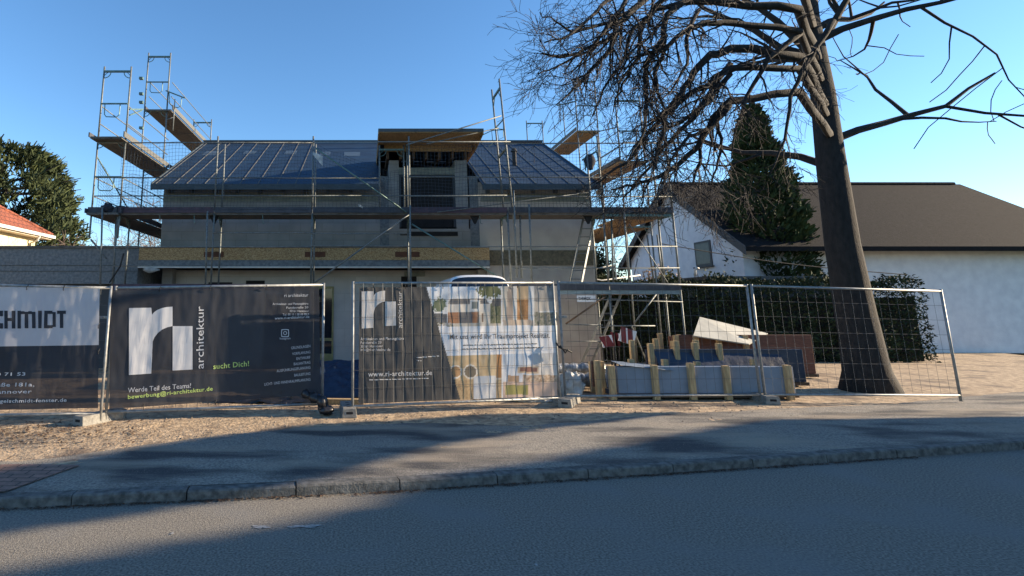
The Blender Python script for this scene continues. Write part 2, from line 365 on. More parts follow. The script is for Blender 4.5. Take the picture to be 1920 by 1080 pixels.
# roof
def roofslab(x0, x1, y0, y1, t0, t1):
    z = lambda y: EZ+SL*(y-EY); k = math.sqrt(1+SL*SL)
    return [(x0, y0, z(y0)+t0*k), (x1, y0, z(y0)+t0*k), (x1, y1, z(y1)+t0*k), (x0, y1, z(y1)+t0*k), (x0, y0, z(y0)+t1*k), (x1, y0, z(y0)+t1*k), (x1, y1, z(y1)+t1*k), (x0, y1, z(y1)+t1*k)]
BF = [(0, 3, 2, 1), (4, 5, 6, 7), (0, 1, 5, 4), (1, 2, 6, 5), (2, 3, 7, 6), (3, 0, 4, 7)]
RXL, RXR = -6.05, 6.62
m = MB()
m.add(roofslab(RXL, .42, EY, RY, -.04, .0), BF); m.add(roofslab(3.3, RXR, EY, RY, -.04, 0), BF); m.add(roofslab(.42, 3.3, 17.25, RY, -.04, 0), BF)
vs = [Vector(v) for v in roofslab(RXL, RXR, EY, RY, -.04, 0)]; m.add([(v.x, 2*RY-v.y, v.z) for v in vs], [tuple(reversed(f)) for f in BF])
roof = m.build('roof', 'membrane', house)
def batten(x, y0=EY, y1=RY, w=.026, mm='batten'): MB().add(roofslab(x-w/2, x+w/2, y0, y1, .003, .014), BF).build('batten', mm, roof)
for px in (292, 326, 350, 384, 417, 450, 484, 520, 554):
    batten((px-685)/1027*15.1/.976)
for px in (910, 941, 973, 1005, 1036, 1068, 1097): batten((px-685)/1027*15.1/.976, w=.035, mm='ridge_cap')  # right battens in a darker colour, painting in their shaded sides
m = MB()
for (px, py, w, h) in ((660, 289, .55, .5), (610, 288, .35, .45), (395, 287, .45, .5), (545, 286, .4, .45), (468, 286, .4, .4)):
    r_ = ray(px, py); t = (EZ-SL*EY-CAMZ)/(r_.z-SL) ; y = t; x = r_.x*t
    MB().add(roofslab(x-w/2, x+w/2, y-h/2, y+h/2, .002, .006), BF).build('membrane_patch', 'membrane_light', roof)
m = MB()
for y, xa, xb in ((15.9, -1.3, .4), (16.7, -.9, .3), (17.6, -1.4, .3), (18.6, -1.2, .42), (15.9, 3.5, 6.5), (16.6, 3.5, 6.5), (17.4, 3.5, 6.5), (18.2, 3.5, 6.5), (19, 3.5, 6.5), (16.3, -5.9, -2), (17.5, -5.9, -1.6), (18.6, -5.9, -1.6)):
    MB().add(roofslab(xa, xb, y, y+.018, .001, .004), BF).build('membrane_overlap', 'ridge_cap', roof)
m = MB(); m.bar((RXL, RY, RZ+.06), (RXR, RY, RZ+.06), .16, .06); m.build('ridge_cap', 'ridge_cap', roof)
m = MB(); m.box(RXL, .42, EY-.03, EY, EZ-.17, EZ-.01); m.box(3.3, RXR, EY-.03, EY, EZ-.17, EZ-.01); m.build('eave_board', 'ridge_cap', roof)
for i in range(20):
    x = RXL+.35+i*.66
    if .2 < x < 3.4: continue
    y = HW-.07; MB().box(x-.05, x+.05, y-.04, HW+.2, 4.985, 5.10).build('rafter_end', 'batten', roof)
MB().add(roofslab(RXL, RXL+.03, EY, RY, -.16, .03), BF).build('verge_board', 'ridge_cap', roof); MB().add(roofslab(RXR-.03, RXR, EY, RY, -.16, .03), BF).build('verge_board', 'ridge_cap', roof)
vp = MB(); c = P(965, 310, 16.9); vp.tube([(c.x, 16.9, 6.1), (c.x, 16.9, 6.65)], .07, 10); vp.tube([(c.x, 16.9, 6.62), (c.x, 16.9, 6.72)], .11, 10, .06)
vp.build('vent_pipe', 'rubber', roof)
# dormer with a flat roof of chipboard
FZ = 6.39; FX0, FX1, FY0, FY1 = .35, 3.2, 14.2, 17.3
dorm = MB().box(FX0, FX1, FY0, FY1, FZ+.012, FZ+.10).build('dormer', 'ridge_cap', house)
MB().box(FX0+.02, FX1-.02, FY0+.015, 15.38, FZ-.006, FZ+.011).build('soffit_board', 'osb', dorm)
m = MB(); m.prism([(FX0+.003, FY0, FZ+.0115), (FX0+.003, FY1, FZ+.0115), (FX0+.003, FY1, FZ-.20), (FX0+.003, 15.3, FZ-.20), (FX0+.003, FY0, FZ-.05)], (.02, 0, 0))
m.build('verge_board', 'osb', dorm); m = MB(); m.prism([(FX1-.003, FY0, FZ+.0115), (FX1-.003, FY1, FZ+.0115), (FX1-.003, FY1, FZ-.20), (FX1-.003, 15.3, FZ-.20), (FX1-.003, FY0, FZ-.05)], (-.02, 0, 0)); m.build('verge_board', 'osb', dorm)
MB().box(.55, 3.1, 15.39, 15.47, FZ-.19, FZ-.007).build('fascia_board', 'osb', dorm)
for i in range(7):
    x = .62+i*.38; MB().box(x, x+.07, 15.48, 17.0, 6.0, 6.2).build('rafter', 'wood_dark', dorm)
MB().box(.7, .98, HW-.004, 17.2, 3.95, 5.98).build('cheek_wall', 'wall_block', dorm); m = MB(); m.box(2.62, 2.98, HW-.004, 17.2, 3.95, 5.98)
m.build('cheek_wall', 'wall_block', dorm)
MB().box(.98, 2.62, HW-.008, HW+.2, 5.55, 5.76).build('lintel', 'ring_beam', dorm)
m = MB(); m.box(.98, 1.04, HW+.02, HW+.09, 4.0, 5.55); m.box(2.56, 2.62, HW+.02, HW+.09, 4.0, 5.55); m.box(1.04, 2.56, HW+.02, HW+.09, 5.49, 5.55)
win = m.build('window_frame', 'anthracite', dorm)
MB().box(1.04, 2.56, HW+.09, HW+.098, 4.0, 5.49).build('pane', 'dark_void', win)  # near-black sheet instead of glass, paints the shade of the open window
m = MB(); m.box(1.25, 2.65, HW-.03, HW, 3.74, 3.86); m.box(1.0, 1.25, HW-.02, HW, 3.76, 3.80); m.build('lintel_recess', 'dark_void', house)
# projecting canopy band
CYF = 15.1
can = MB().box(-6.24, 3.42, CYF+.002, GWY, 2.84, 3.33).build('canopy', 'grey_board', house)
cuts = [-6.24, -4.05, -3.5, -3.45, -1.62, -1.06, .85, .86, 1.45, 3.42]
x = -6.24
for a, b in ((-6.24, -4.45), (-3.9, -3.15), (-3.146, -1.67), (-1.1, .82), (1.5, 3.42)):
    MB().box(a, b, CYF-.02, CYF, 3.01, 3.345).build('chipboard_fascia', 'osb', can)
for a, b in ((-4.449, -3.901), (-1.669, -1.101), (.821, 1.499)):
    MB().box(a, b, CYF-.02, CYF, 3.24, 3.345).build('chipboard_fascia', 'osb', can)
    MB().box(a, b, CYF-.012, CYF, 3.09, 3.239).build('slot', 'osb_slot', can)
    MB().box(a, b, CYF-.02, CYF, 3.01, 3.089).build('chipboard_fascia', 'osb', can)
MB().box(-6.24, 3.42, CYF-.05, GWY, 3.346, 3.38).build('cap_board', 'deck', can)
MB().box(-6.24, 3.42, CYF-.035, CYF+.0, 2.83, 3.0).build('concrete_edge', 'grey_board', can)
MB().box(-6.24, 3.42, CYF-.045, CYF-.0, 2.795, 2.829).build('drip_strip', 'gutter', can)
# door and window in the recessed wall
m = MB(); m.box(-2.95, -.92, GWY-.03, GWY+.05, 2.27, 2.33); m.box(-.97, -.92, GWY-.03, GWY+.05, .12, 2.27); m.box(-2.95, -2.9, GWY-.03, GWY+.05, .12, 2.27); m.box(-1.62, -1.56, GWY-.03, GWY+.05, .12, 2.27); m.box(-1.56, -.97, GWY-.03, GWY+.05, .12, .42); m.box(-1.56, -.97, GWY-.03, GWY+.05, .78, .86)
dr = m.build('door_frame', 'frame_olive', house)
MB().box(-2.9, -.97, GWY+.01, GWY+.018, .42, 2.27).build('pane', 'glass', dr)
for a, b, c, d in ((-4.6, -3.9, 2.15, 2.45), (1.05, 1.5, 2.3, 2.62), (-3.5, -2.95, 2.3, 2.5)):
    MB().box(a, b, GWY-.01, GWY, c, d).build('wall_opening', 'dark_void', house)
MB().box(1.15, 1.75, GWY-.06, GWY-.011, 2.62, 2.76).build('lintel', 'ring_beam', house)
# small sign on the scaffold corner
sg = thing('sign', P(1098, 560, 14.1), 'small white sign with blurred dark lettering hanging under the right scaffold deck', 'sign')
q = P(1082, 566, 14.1); q2 = P(1116, 554, 14.1)
MB().box(q.x, q2.x, 14.1, 14.115, q.z, q2.z).build('sign_board', 'white_paint', sg)
SIGN = (q, q2, sg)

# ------------------------------------------------------------------ garage wall at the left
gar = thing('garage', (-9, 15.1, .12), 'low flat roofed garage with grey board cladding left of the unfinished house', 'garage')
MB().box(-15, -6.25, 15.1, 20, 2.36, 3.34).build('wall', 'grey_board', gar)
MB().box(-15, -6.25, 15.3, 19.9, .1, 2.355).build('door', 'anthracite', gar)
MB().box(-15.05, -6.26, 15.05, 20.05, 3.341, 3.40).build('roof_edge', 'deck', gar)
m = MB()
for z in (2.70, 2.86): m.box(-15, -6.25, 15.085, 15.099, z, z+.012)
m.build('board_joint', 'anthracite', gar)

# ------------------------------------------------------------------ scaffold
scf = thing('scaffold', (0, 14.2, .12), 'galvanised steel facade scaffold on three sides of the unfinished house', 'scaffold')
YO, YI = 14.2, 14.93
def post(a, b, mb, r=.0245): mb.tube([a, b], r, 8)
def gusset(mb, p, ax, s, r=.012):   # curved corner brace of a frame
    ax = Vector(ax); pts = [p+ax*(.17*math.cos(t))*1+Vector((0, 0, -.17*math.sin(t))) for t in [i*math.pi/2/5 for i in range(6)]]
    mb.tube(pts, r, 5)
    mb.tube([p+ax*.09, p+Vector((0, 0, -.09))], r*.7, 5)
def frame(p, q, z0, z1, name='scaffold_frame', transom=True):
    mb = MB(); a = Vector((p[0], p[1], 0)); b = Vector((q[0], q[1], 0)); Z = Vector((0, 0, 1))
    post(a+Z*z0, a+Z*(z1+.14), mb); post(b+Z*z0, b+Z*(z1+.14), mb); o = mb.build(name, 'steel', scf, smooth=True)
    if transom:
        m2 = MB(); ax = (b-a).normalized(); m2.bar(a+Z*z1, b+Z*z1, .05, .05)
        gusset(m2, a+Z*(z1-.02)+ax*.02, ax, 1); gusset(m2, b+Z*(z1-.02)-ax*.02, -ax, 1)
        m2.build('transom', 'steel_green', o)
    return o
L0, L1, L2, L3, L4, L5 = .12, 2.12, 4.12, 6.13, 8.13, 10.1
XS = [-6.5, -3.97, -1.4, 1.17, 3.74, 6.25, 8.08]
for x in XS:
    frame((x, YO), (x, YI), L0, L1); frame((x, YO), (x, YI), L1+.14, L2)
for x in XS[1:4]: frame((x, YO), (x, YI), L2+.14, L3, transom=False)
frame((XS[5], YO), (XS[5], YI), L2+.14, L3, transom=False); frame((XS[6], YO), (XS[6], YI), L2+.14, L3, transom=False)
frame((.40, YI-.02), (1.08, YI-.02), 4.2, 6.10)
# extra standards clamped beside the bays
m = MB()
for (px0, py0, px1, py1, Y) in ((389, 396, 385, 535, 14.05), (769, 385, 769, 535, 14.05), (963, 357, 969, 520, 14.12), (975, 398, 978, 522, 14.3), (992, 383, 997, 528, 14.1), (192, 388, 188, 535, 14.0), (1169, 383, 1180, 533, 14.08), (218, 388, 213, 530, 14.5), (1146, 398, 1150, 530, 14.5), (1232, 440, 1243, 530, 16.4), (1213, 440, 1226, 530, 16.4)):
    MB().tube([P(px0, py0, Y), P(px1, py1, Y)], .024, 8).build('standard', 'steel', scf, smooth=True)
# leaning frame at the top
a0, a1 = P(936, 148, 14.2), P(966, 440, 14.2); b0, b1 = P(922, 168, 14.93), P(945, 400, 14.93)
fr = MB(); fr.tube([a0, a1], .0245, 8); fr.tube([b0, b1], .0245, 8); o = fr.build('scaffold_frame', 'steel', scf, smooth=True); o['label'] = 'single scaffold frame leaning above the dormer'
fr = MB()
def L(a, b, t): return a+(b-a)*t
fr.bar(L(a0, a1, .06), L(b0, b1, .08), .05, .05); fr.build('transom', 'steel_green', o); fr = MB(); fr.bar(L(a0, a1, .46), L(b0, b1, .56), .05, .05); fr.build('transom', 'steel_green', o); fr = MB(); fr.tube([L(a0, a1, .27), L(b0, b1, .32)], .018, 6)
fr.tube([L(a0, a1, .13), L(a0, a1, .06)+(L(b0, b1, .08)-L(a0, a1, .06))*.3], .012, 5); fr.tube([L(b0, b1, .15), L(a0, a1, .06)+(L(b0, b1, .08)-L(a0, a1, .06))*.7], .012, 5)
fr.tube([L(a0, a1, .27), L(a0, a1, .38)+Vector((-.02, .1, 0)), L(a0, a1, .38)+Vector((-.1, .3, 0)), L(a0, a1, .28)+Vector((-.1, .35, 0))], .01, 5)
fr.build('transom', 'steel_green', o)
def rod(a, b, name='guard_rail', r=.019, m='steel'): return MB().tube([a, b], r, 6).build(name, m, scf, smooth=True)
rod(P(940, 217, 14.1), P(762, 272, 14.1), r=.017); rod(P(935, 240, 14.3), P(800, 270, 14.15), r=.015)
MB().tube([P(946, 243, 14.3), P(922, 245, 14.3), P(924, 268, 14.3), P(916, 275, 14.3)], .012, 5).build('end_guard', 'steel_green', scf)
MB().tube([P(946, 243, 14.3), P(930, 241, 14.3), P(905, 253, 14.3)], .012, 5).build('end_guard', 'steel_green', scf)
# front guard rails and braces
for (x0, x1, z) in [(-7.15, .4, 5.62-.5), (-7.15, -.1, 4.62), (1.17, 8.1, 4.62), (1.17, 8.1, 5.14), (-7.2, -1.4, 6.08), (-1.4, 3.9, 6.10), (3.7, 8.6, 6.06), (-6.5, -1.4, 3.27), (-1.4, 1.17, 3.30), (1.17, 8.1, 3.27), (3.8, 8.1, 2.72), (-1.4, 1.17, 3.62), (-3.97, -1.4, 3.64), (-1.4, 3.74, 4.62), (-6.5, -3.97, 2.78)]:
    rod((x0, YO-.03, z), (x1, YO-.03, z+random.uniform(-.02, .02)), r=.017)
rod(P(590, 530, 14.1), P(770, 400, 14.1), 'diagonal_brace', .024); rod(P(592, 278, 14.1), P(762, 398, 14.1), 'diagonal_brace', .022, 'steel_green')
rod(P(772, 420, 14.1), P(938, 522, 14.1), 'diagonal_brace', .022, 'steel_green'); rod(P(820, 398, 14.1), P(1110, 360, 14.2), r=.014)
rod(P(1061, 607, 14.1), P(1135, 556, 14.1), 'diagonal_brace', .022, 'wood_dark'); rod(P(1190, 605, 14.1), P(1230, 552, 14.1), 'diagonal_brace', .02)
rod(P(1062, 608, 14.1), P(1130, 610, 14.1)); rod(P(1062, 640, 14.1), P(1120, 640, 14.1), r=.012); rod(P(1140, 611, 14.1), P(1228, 611, 14.1))
rod(P(1180, 420, 14.12), P(1252, 530, 14.12), 'diagonal_brace', .012); rod(P(1060, 560, 14.1), P(1280, 566, 14.12), r=.012)
# decks
def deck(x0, x1, y0, y1, z, m='deck', along='x', boards=3):
    mb = MB(); 
    for i in range(boards):
        g_ = .012
        if along == 'x':
            a = y0+(y1-y0)*i/boards; b = y0+(y1-y0)*(i+1)/boards-g_; mb.box(x0+.03, x1-.03, a, b, z+.0, z+.055)
        else:
            a = x0+(x1-x0)*i/boards; b = x0+(x1-x0)*(i+1)/boards-g_; mb.box(a, b, y0+.03, y1-.03, z, z+.055)
    return mb.build('deck_board', m, scf)
def toe(p, q, z, m='toe_board', h=.15): return MB().bar((p[0], p[1], z+h/2+.05), (q[0], q[1], z+h/2+.05), .03, h).build('toe_board', m, scf)
xs2 = [-7.3, -6.5, -3.97, -1.4, 1.17, 3.74, 6.25, 8.1]
for i, (a, b) in enumerate(zip(xs2, xs2[1:])):
    deck(a, b, YO-.02, YI+.02, L2, 'deck' if i % 2 else 'deck'); toe((a+.02, YO-.045), (b-.02, YO-.045), L2, ['toe_board', 'toe_board_violet', 'toe_board'][i % 3])
    if b in (-3.97, -1.4) or a >= 3.7:
        deck(a, b, YO-.02, YI+.02, L1, 'deck'); toe((a+.02, YO-.045), (b-.02, YO-.045), L1, ['toe_board_violet', 'toe_board'][a > 0])
toe((6.3, YO-.05), (8.0, YO-.05), L2-.10, 'steel_green', .06)
for a_, b_ in ((-6.45, -1.45), (3.8, 8.05)): MB().box(a_, b_, YO-.05, YO-.025, L1-.06, L1+.035).build('ledger', 'ledger', scf)
# small hooks/ledger drops under the level-two deck
for x in (-5.4, -4.5, -2.7, 3.0): MB().tube([(x, YO, L2), (x+.02, YO, L2-.22), (x+.07, YO, L2-.24)], .01, 5).build('hook', 'steel_green', scf)
for x in (-4.0, 2.9, 5.9): MB().prism([(x-.12, YO+.1, L2-.01), (x+.12, YO+.1, L2-.01), (x+.02, YO+.1, L2-.22), (x-.02, YO+.1, L2-.22)], (0, .05, 0)).build('bracket', 'dark_void', scf)
def endguard(x0, x1, y, z, s=1):
    mb = MB(); mb.bar((x0, y, z), (x1, y, z), .035, .035)
    w = x1-x0; a = x0+w*.16; b = x0+w*.72; pts = [(a, y, z), (a+.01, y, z-.30), (a+.06, y, z-.37), (b-.07, y, z-.38), (b, y, z-.31), (b, y, z)]
    mb.tube(pts, .014, 6); mb.build('end_guard', 'steel_green', scf)
# left tower
LX0, LX1 = -7.2, -6.46
frame((LX0, YO), (LX1, YO), 3.5, L2+.0, transom=False); frame((LX0, YO), (LX1, YO), L2+.0, L3); frame((LX0, YO), (LX1, YO), L3+.14, L4)
for y in (17.3, 20.4): frame((LX0, y), (LX1, y), L0, L2); frame((LX0, y), (LX1, y), L2+.14, L3)
frame((LX0-.12, 17.3), (LX1-.12, 17.3), L3+.14, L4); frame((LX0-.12, 17.3), (LX1-.12, 17.3), L4+.14, L5-.05)
frame((LX0, 22), (LX1, 22), L3, L4); frame((LX0, 22), (LX1, 22), L4+.14, 9.35)
endguard(LX0, LX1, YO-.04, L3+1.05); endguard(LX0-.1, LX1-.1, 17.26, L4+1.0); endguard(LX0, LX1, YO-.04, L2+1.02)
for x in (LX0, LX1):
    rod((x, YO, L3+1.0), (x, 17.3, L3+1.0), r=.015); rod((x, YO, L3+.5), (x, 17.3, L3+.5), r=.015); rod((x, 17.3, L4+1.0), (x, 22, L4+1.0), r=.015); rod((x, 17.3, L4+.5), (x, 22, L4+.5), r=.015)
    rod((x, YO, L2+1.0), (x, 20.4, L2+1.0), r=.015); rod((x, YO, L2+.5), (x, 20.4, L2+.5), r=.015)
rod((LX0, YO, L2+1.6), (LX0, 17.3, L2+.1), 'diagonal_brace', .02, 'steel_green')
for (y0, y1, z, m_) in ((YO-.35, 17.25, L3, 'deck'), (17.3, 20.4, L3, 'deck'), (17.2, 19.6, L4, 'deck'), (19.6, 22.1, L4, 'deck'), (YO-.2, 17.3, L2, 'deck'), (17.3, 20.4, L2, 'deck')):
    deck(LX0-.05, LX1+.05, y0, y1, z-.02, m_, 'y'); toe((LX1+.09, y0+.03), (LX1+.09, y1-.03), z-.02, 'batten' if z > 5 else 'toe_board')
    toe((LX0-.09, y0+.03), (LX0-.09, y1-.03), z-.02, 'toe_board', .12)
m = MB(); m.bar((LX1, YO+.2, L4-1.05), (LX0+.0, 17.2, L4-.6), .03, .03)
c0, c1 = P(243, 205, 14.3), P(268, 205, 15.2)
m = MB(); m.bar(c0, c1, .04, .04); m.bar(P(243, 216, 14.3), P(266, 207, 15.2), .03, .03); m.build('bracket', 'steel_green', scf)
m = MB()
for py in (147, 176, 192, 240): c = P(265, py, 17.1); m.box(c.x-.06, c.x+.06, 17.05, 17.15, c.z-.04, c.z+.04)
m.build('coupler', 'steel_green', scf)
c = P(345, 182, 17.3)
m = MB(); m.bar(P(311, 170, 17.3), P(347, 184, 17.3), .035, .035); m.tube([P(317, 173, 17.3), P(318, 194, 17.3), P(324, 200, 17.3), P(334, 202, 17.3), P(339, 198, 17.3), P(341, 182, 17.3)], .014, 6); m.build('end_guard', 'steel_green', scf)
rod(P(328, 186, 17.3), P(324, 245, 17.3)); rod(P(325, 220, 17.3), P(311, 225, 17.3), r=.015)
rod(P(170, 449, YO), P(200, 485, YO), 'diagonal_brace', .02)
MB().tube([P(232, 475, 14.05), P(225, 500, 14.05), P(205, 530, 14.05)], .022, 6).build('diagonal_brace', 'rubber', scf)
# right side row
RX0, RX1 = 7.88, 8.64
for y, top in ((16.4, L4), (19.5, L5)):
    frame((RX0, y), (RX1, y), L0, L2); frame((RX0, y), (RX1, y), L2+.14, L3); frame((RX0, y), (RX1, y), L3+.14, L4)
    if top > L4: frame((RX0, y), (RX1, y), L4+.14, L5)
frame((RX0-.1, 25.3), (RX1-.1, 25.3), L0, 10.45)
endguard(RX0, RX1, 16.36, L3+1.0); endguard(RX0, RX1, 19.46, L4+1.0)
deck(RX0-.05, RX1+.05, 16.3, 19.4, L3-.02, 'deck_wood', 'y'); deck(RX0-.05, RX1+.05, 19.4, 22.6, L4-.02, 'deck_wood', 'y'); deck(RX0-.6, RX1+.05, 16.4, 22, L2-.02, 'deck_wood', 'y', 5)
deck(7.0, 8.1, YI+.1, 16.4, L2, 'deck_wood', 'x'); deck(6.9, 8.5, 16.4, 19.4, L1-.02, 'deck_wood', 'y', 5)
toe((RX0-.09, 16.3), (RX0-.09, 19.4), L3-.02, 'batten', .12); toe((RX0-.09, 19.4), (RX0-.09, 22.6), L4-.02, 'batten', .12)
for x in (RX0, RX1):
    rod((x, 16.4, L3+1), (x, 19.5, L3+1), r=.014); rod((x, 16.4, L3+.5), (x, 19.5, L3+.5), r=.014); rod((x, 19.5, L4+1), (x, 22.6, L4+1), r=.014); rod((x, 19.5, L4+.5), (x, 22.6, L4+.5), r=.014)
rod((RX1, YO, L2+1), (RX1, 19.5, L2+1), r=.014); rod((RX1, YO, L2+.5), (RX1, 19.5, L2+.5), r=.014)
m = MB(); m.bar(P(1044, 198, 19.5), P(1080, 190, 19.5), .04, .04); m.tube([P(1049, 198, 19.5), P(1050, 216, 19.5), P(1075, 214, 19.5)], .012, 5); m.build('end_guard', 'steel_green', scf)
rod(P(1055, 198, 19.5), P(1060, 260, 19.5)); rod(P(1116, 248, 16.6), P(1155, 239, 16.4))
m = MB(); m.bar(P(1092, 300, 15), P(1118, 284, 15), .05, .05); m.tube([P(1096, 298, 15), P(1098, 320, 15)], .02, 6); m.tube([P(1117, 278, 15), P(1122, 300, 15)], .02, 6); m.build('bracket', 'steel_green', scf)
# white painted tubes of the stair opening at level one (right)
MB().tube([P(1114, 453, 15.0), P(1115, 515, 15.0), P(1119, 524, 15.0), P(1128, 526, 15.0), P(1200, 516, 15.6)], .02, 6).build('end_guard', 'gutter', scf, smooth=True)
MB().tube([P(1117, 504, 15.1), P(1150, 497, 15.4)], .015, 6).build('end_guard', 'gutter', scf)
for px in (1137, 1153, 1176): MB().tube([P(px-3, 455, 15.2), P(px+3, 525, 15.2)], .016, 6).build('standard', 'gutter', scf)
m = MB()
for x in XS: 
    for y in (YO, YI): m.box(x-.07, x+.07, y-.07, y+.07, .115, .135)
m.build('base_plates', 'steel', scf)

# ------------------------------------------------------------------ safety nets
def netting(fn, nu, nv, su, sv_, label, r=.0035, sub=1):
    mb = MB(); 
    for i in range(nu+1): mb.tube([fn(i/nu, j/(nv*sub)) for j in range(nv*sub+1)], r, 3, cap=False)
    for j in range(nv+1): mb.tube([fn(i/nu, j/nv) for i in range(nu+1)], r, 3, cap=False)
    return lab(mb.build('safety_net', 'net'), label, 'safety net', 'debris nets hung on the scaffold')
def nf(x0, x1, z0, z1, y, seed, slack=.05, topdrop=None):
    def f(u, v):
        x = x0+(x1-x0)*u; zt = z1-(topdrop(u) if topdrop else 0)-.06*math.sin(u*math.pi*3.2)**2
        z = z0+(zt-z0)*v
        return Vector((x+slack*nz(x, z, seed, 1.3)+.02*nz(x, z, seed+9, 5), y-.05+slack*1.5*nz(x, z, seed+5, 1.1), z+slack*nz(x, z, seed+7, 1.5)*min(1, 4*v*(1-v)+.1)))
    return f
netting(nf(-6.5, -1.45, 4.25, 6.08, YO-.05, 1), 58, 19, 0, 0, 'dark square meshed safety net across the left half of the upper scaffold')
netting(nf(-1.4, 1.15, 4.2, 6.05, YO-.05, 4, .1, lambda u: .9*u if u < .8 else .72), 28, 17, 0, 0, 'sagging dark safety net left of the dormer, its upper edge slipping down')
netting(nf(1.2, 6.25, 4.2, 6.05, YO-.05, 8, .06), 56, 19, 0, 0, 'dark safety net in front of the dormer and the right roof half')
netting(nf(6.3, 8.1, 4.25, 6.0, YO-.05, 12, .06), 19, 17, 0, 0, 'dark safety net on the short right end bay against the sky')
def side(u, v):
    y = 14.3+6*u; z = 3.95+1.9*v-.5*math.sin(v*1.5)*math.exp(-((u-.15)/.15)**2)
    return Vector((-7.15+.1*nz(y, z, 3, 1.2), y+.05*nz(y, z, 1, 2), z))
netting(side, 60, 20, 0, 0, 'drooping dark safety net on the left gable side of the scaffold')
def back(u, v):
    x = -7.1+1.4*u; z = 3.9+2*v; return Vector((x+.06*nz(x, z, 3, 2), 20.3+.1*nz(x, z, 8, 2), z+.06*nz(x, z, 2, 2)))
netting(back, 15, 20, 0, 0, 'dark safety net closing the far end of the left scaffold side')

# ------------------------------------------------------------------ ladders
def ladder(name, a, b, w, wdir, label, rungs):
    a = Vector(a); b = Vector(b); wd = Vector(wdir).normalized()*w/2
    t = thing(name, a, label, 'ladder', 'aluminium ladders by the right scaffold')
    for s_ in (-1, 1): MB().bar(a+wd*s_, b+wd*s_, .025, .06).build('rail', 'ladder_metal', t)
    for i in range(rungs): p = a+(b-a)*((i+.6)/(rungs+.2)); MB().tube([p-wd, p+wd], .014, 6).build('rung', 'ladder_metal', t)
    return t
ladder('ladder', P(1079, 533, 14.5), P(1105, 405, 14.95), .3, (1, 0, 0), 'aluminium ladder leaning up to the second scaffold deck above the small sign', 8)
ladder('ladder', P(1097, 688, 15.0), P(1155, 552, 14.3), .30, (1, .25, 0), 'long aluminium ladder rising from the pipes to the lower right scaffold deck', 10)
a = P(1218, 676, 14.6); a.z = .12
m = thing('prop', a, 'thin slanting steel prop below the right scaffold deck beside the barrier boards', 'prop')
MB().tube([(a.x, a.y, .13), P(1184, 610, 13.6)], .02, 6).build('prop_tube', 'steel', m)

# ------------------------------------------------------------------ site fence
def fence(pl, pr, zt_l, zt_r, zb_l, zb_r, label, wires=True, wy=0, zt=None):
    pl = Vector(pl); pr = Vector(pr); t = thing('site_fence', (pl.x, pl.y, .12), label, 'fence', 'mobile site fence panels')
    A = Vector((pl.x, pl.y, 0)); B = Vector((pr.x, pr.y, 0)); Z = Vector((0, 0, 1))
    mb = MB(); 
    mb.tube([A+Z*(zb_l-.1), A+Z*(zt_l+.03)], .021, 8); mb.tube([B+Z*(zb_r-.1), B+Z*(zt_r+.03)], .021, 8)
    mb.tube([A+Z*zt_l, B+Z*zt_r], .02, 8); mb.tube([A+Z*zb_l, B+Z*zb_r], .02, 8); mb.build('frame', 'fence_metal', t, smooth=True)
    d = (B-A).normalized(); n_ = Vector((d.y, -d.x, 0)); mb = MB(); L_ = (B-A).length; k = int(L_/.155)
    for i in range(1, k):
        u = i/k; p = A.lerp(B, u)+n_*wy; z0 = zb_l+(zb_r-zb_l)*u; z1 = zt_l+(zt_r-zt_l)*u
        mb.tube([p+Z*z0, p+n_*.004*math.sin(i)+Z*(z0+z1)/2, p+Z*z1], .0024, 4, cap=False)
    for j in range(1, 7):
        v = j/7; mb.tube([A+n_*wy+Z*(zb_l+(zt_l-zb_l)*v), B+n_*wy+Z*(zb_r+(zt_r-zb_r)*v)], .0024, 4, cap=False)
    mb.build('wire_mesh', 'fence_wire', t)
    return A, B
def at(px, pyb, pyt, zb=.25):
    c = G(px, pyb, zb); top = CAMZ+ray(px, pyt).z*c.y; return c, top
FP = {}
def mkfence(key, l, r_, label, wy=0):
    (pl, tl), (pr, tr) = at(*l), at(*r_); FP[key] = fence(pl, pr, tl, tr, .25, .25, label, wy=wy)+(tl, tr)
mkfence(1, (-190, 781, 531), (189, 775, 540), 'leftmost site fence panel, covered by the white and black banner', -.05)
mkfence(2, (199, 773, 540), (604, 757, 534), 'site fence panel carrying the black banner with the big white logo', -.05)
mkfence(3, (661, 762, 531), (1049, 746, 530), 'site fence panel with the picture banner stretched behind its wires', .028)
mkfence(4, (1060, 743, 530), (1425, 740, 536), 'bare site fence panel in front of the window racks', 0)
mkfence(5, (1434, 740, 536), (1800, 741, 546), 'bare site fence panel continuing right of the window racks', 0)
# concrete feet
def foot(c, rz, label):
    t = thing('concrete_block', (c.x, c.y, .115), label, 'fence foot', 'concrete feet of the site fence')
    mb = MB(); w, l_, h = .115, .36, .135
    prof = [(-w, 0), (w, 0), (w*.86, h), (-w*.86, h)]
    M = Matrix.Rotation(rz, 3, 'Z')
    pts = [M @ Vector((x, -l_, z))+Vector((c.x, c.y, .115)) for x, z in prof]; mb.prism(pts, M @ Vector((0, 2*l_, 0))); body = mb.build('block', 'concrete', t, bevel=.008)
    for y_ in (-.18, 0, .18):
        mb = MB(); p = M @ Vector((0, y_, 0))+Vector((c.x, c.y, 0)); mb.tube([p+Vector((0, 0, .2505)), p+Vector((0, 0, .2515))], .03, 10); mb.build('socket', 'dark_void', t)
    mb = MB(); a_ = [M @ Vector((x, -l_-.001, z))+Vector((c.x, c.y, .115)) for x, z in ((-.05, .055), (.05, .055), (.05, .09), (-.05, .09))]; mb.prism(a_, M @ Vector((0, .003, 0))); mb.build('grip_slot', 'dark_void', t)
foot(G(188, 790), R(-28), 'concrete fence foot at the joint between the two left banners')
foot(G(652, 775), R(6), 'concrete fence foot standing alone at the gap in the fence')
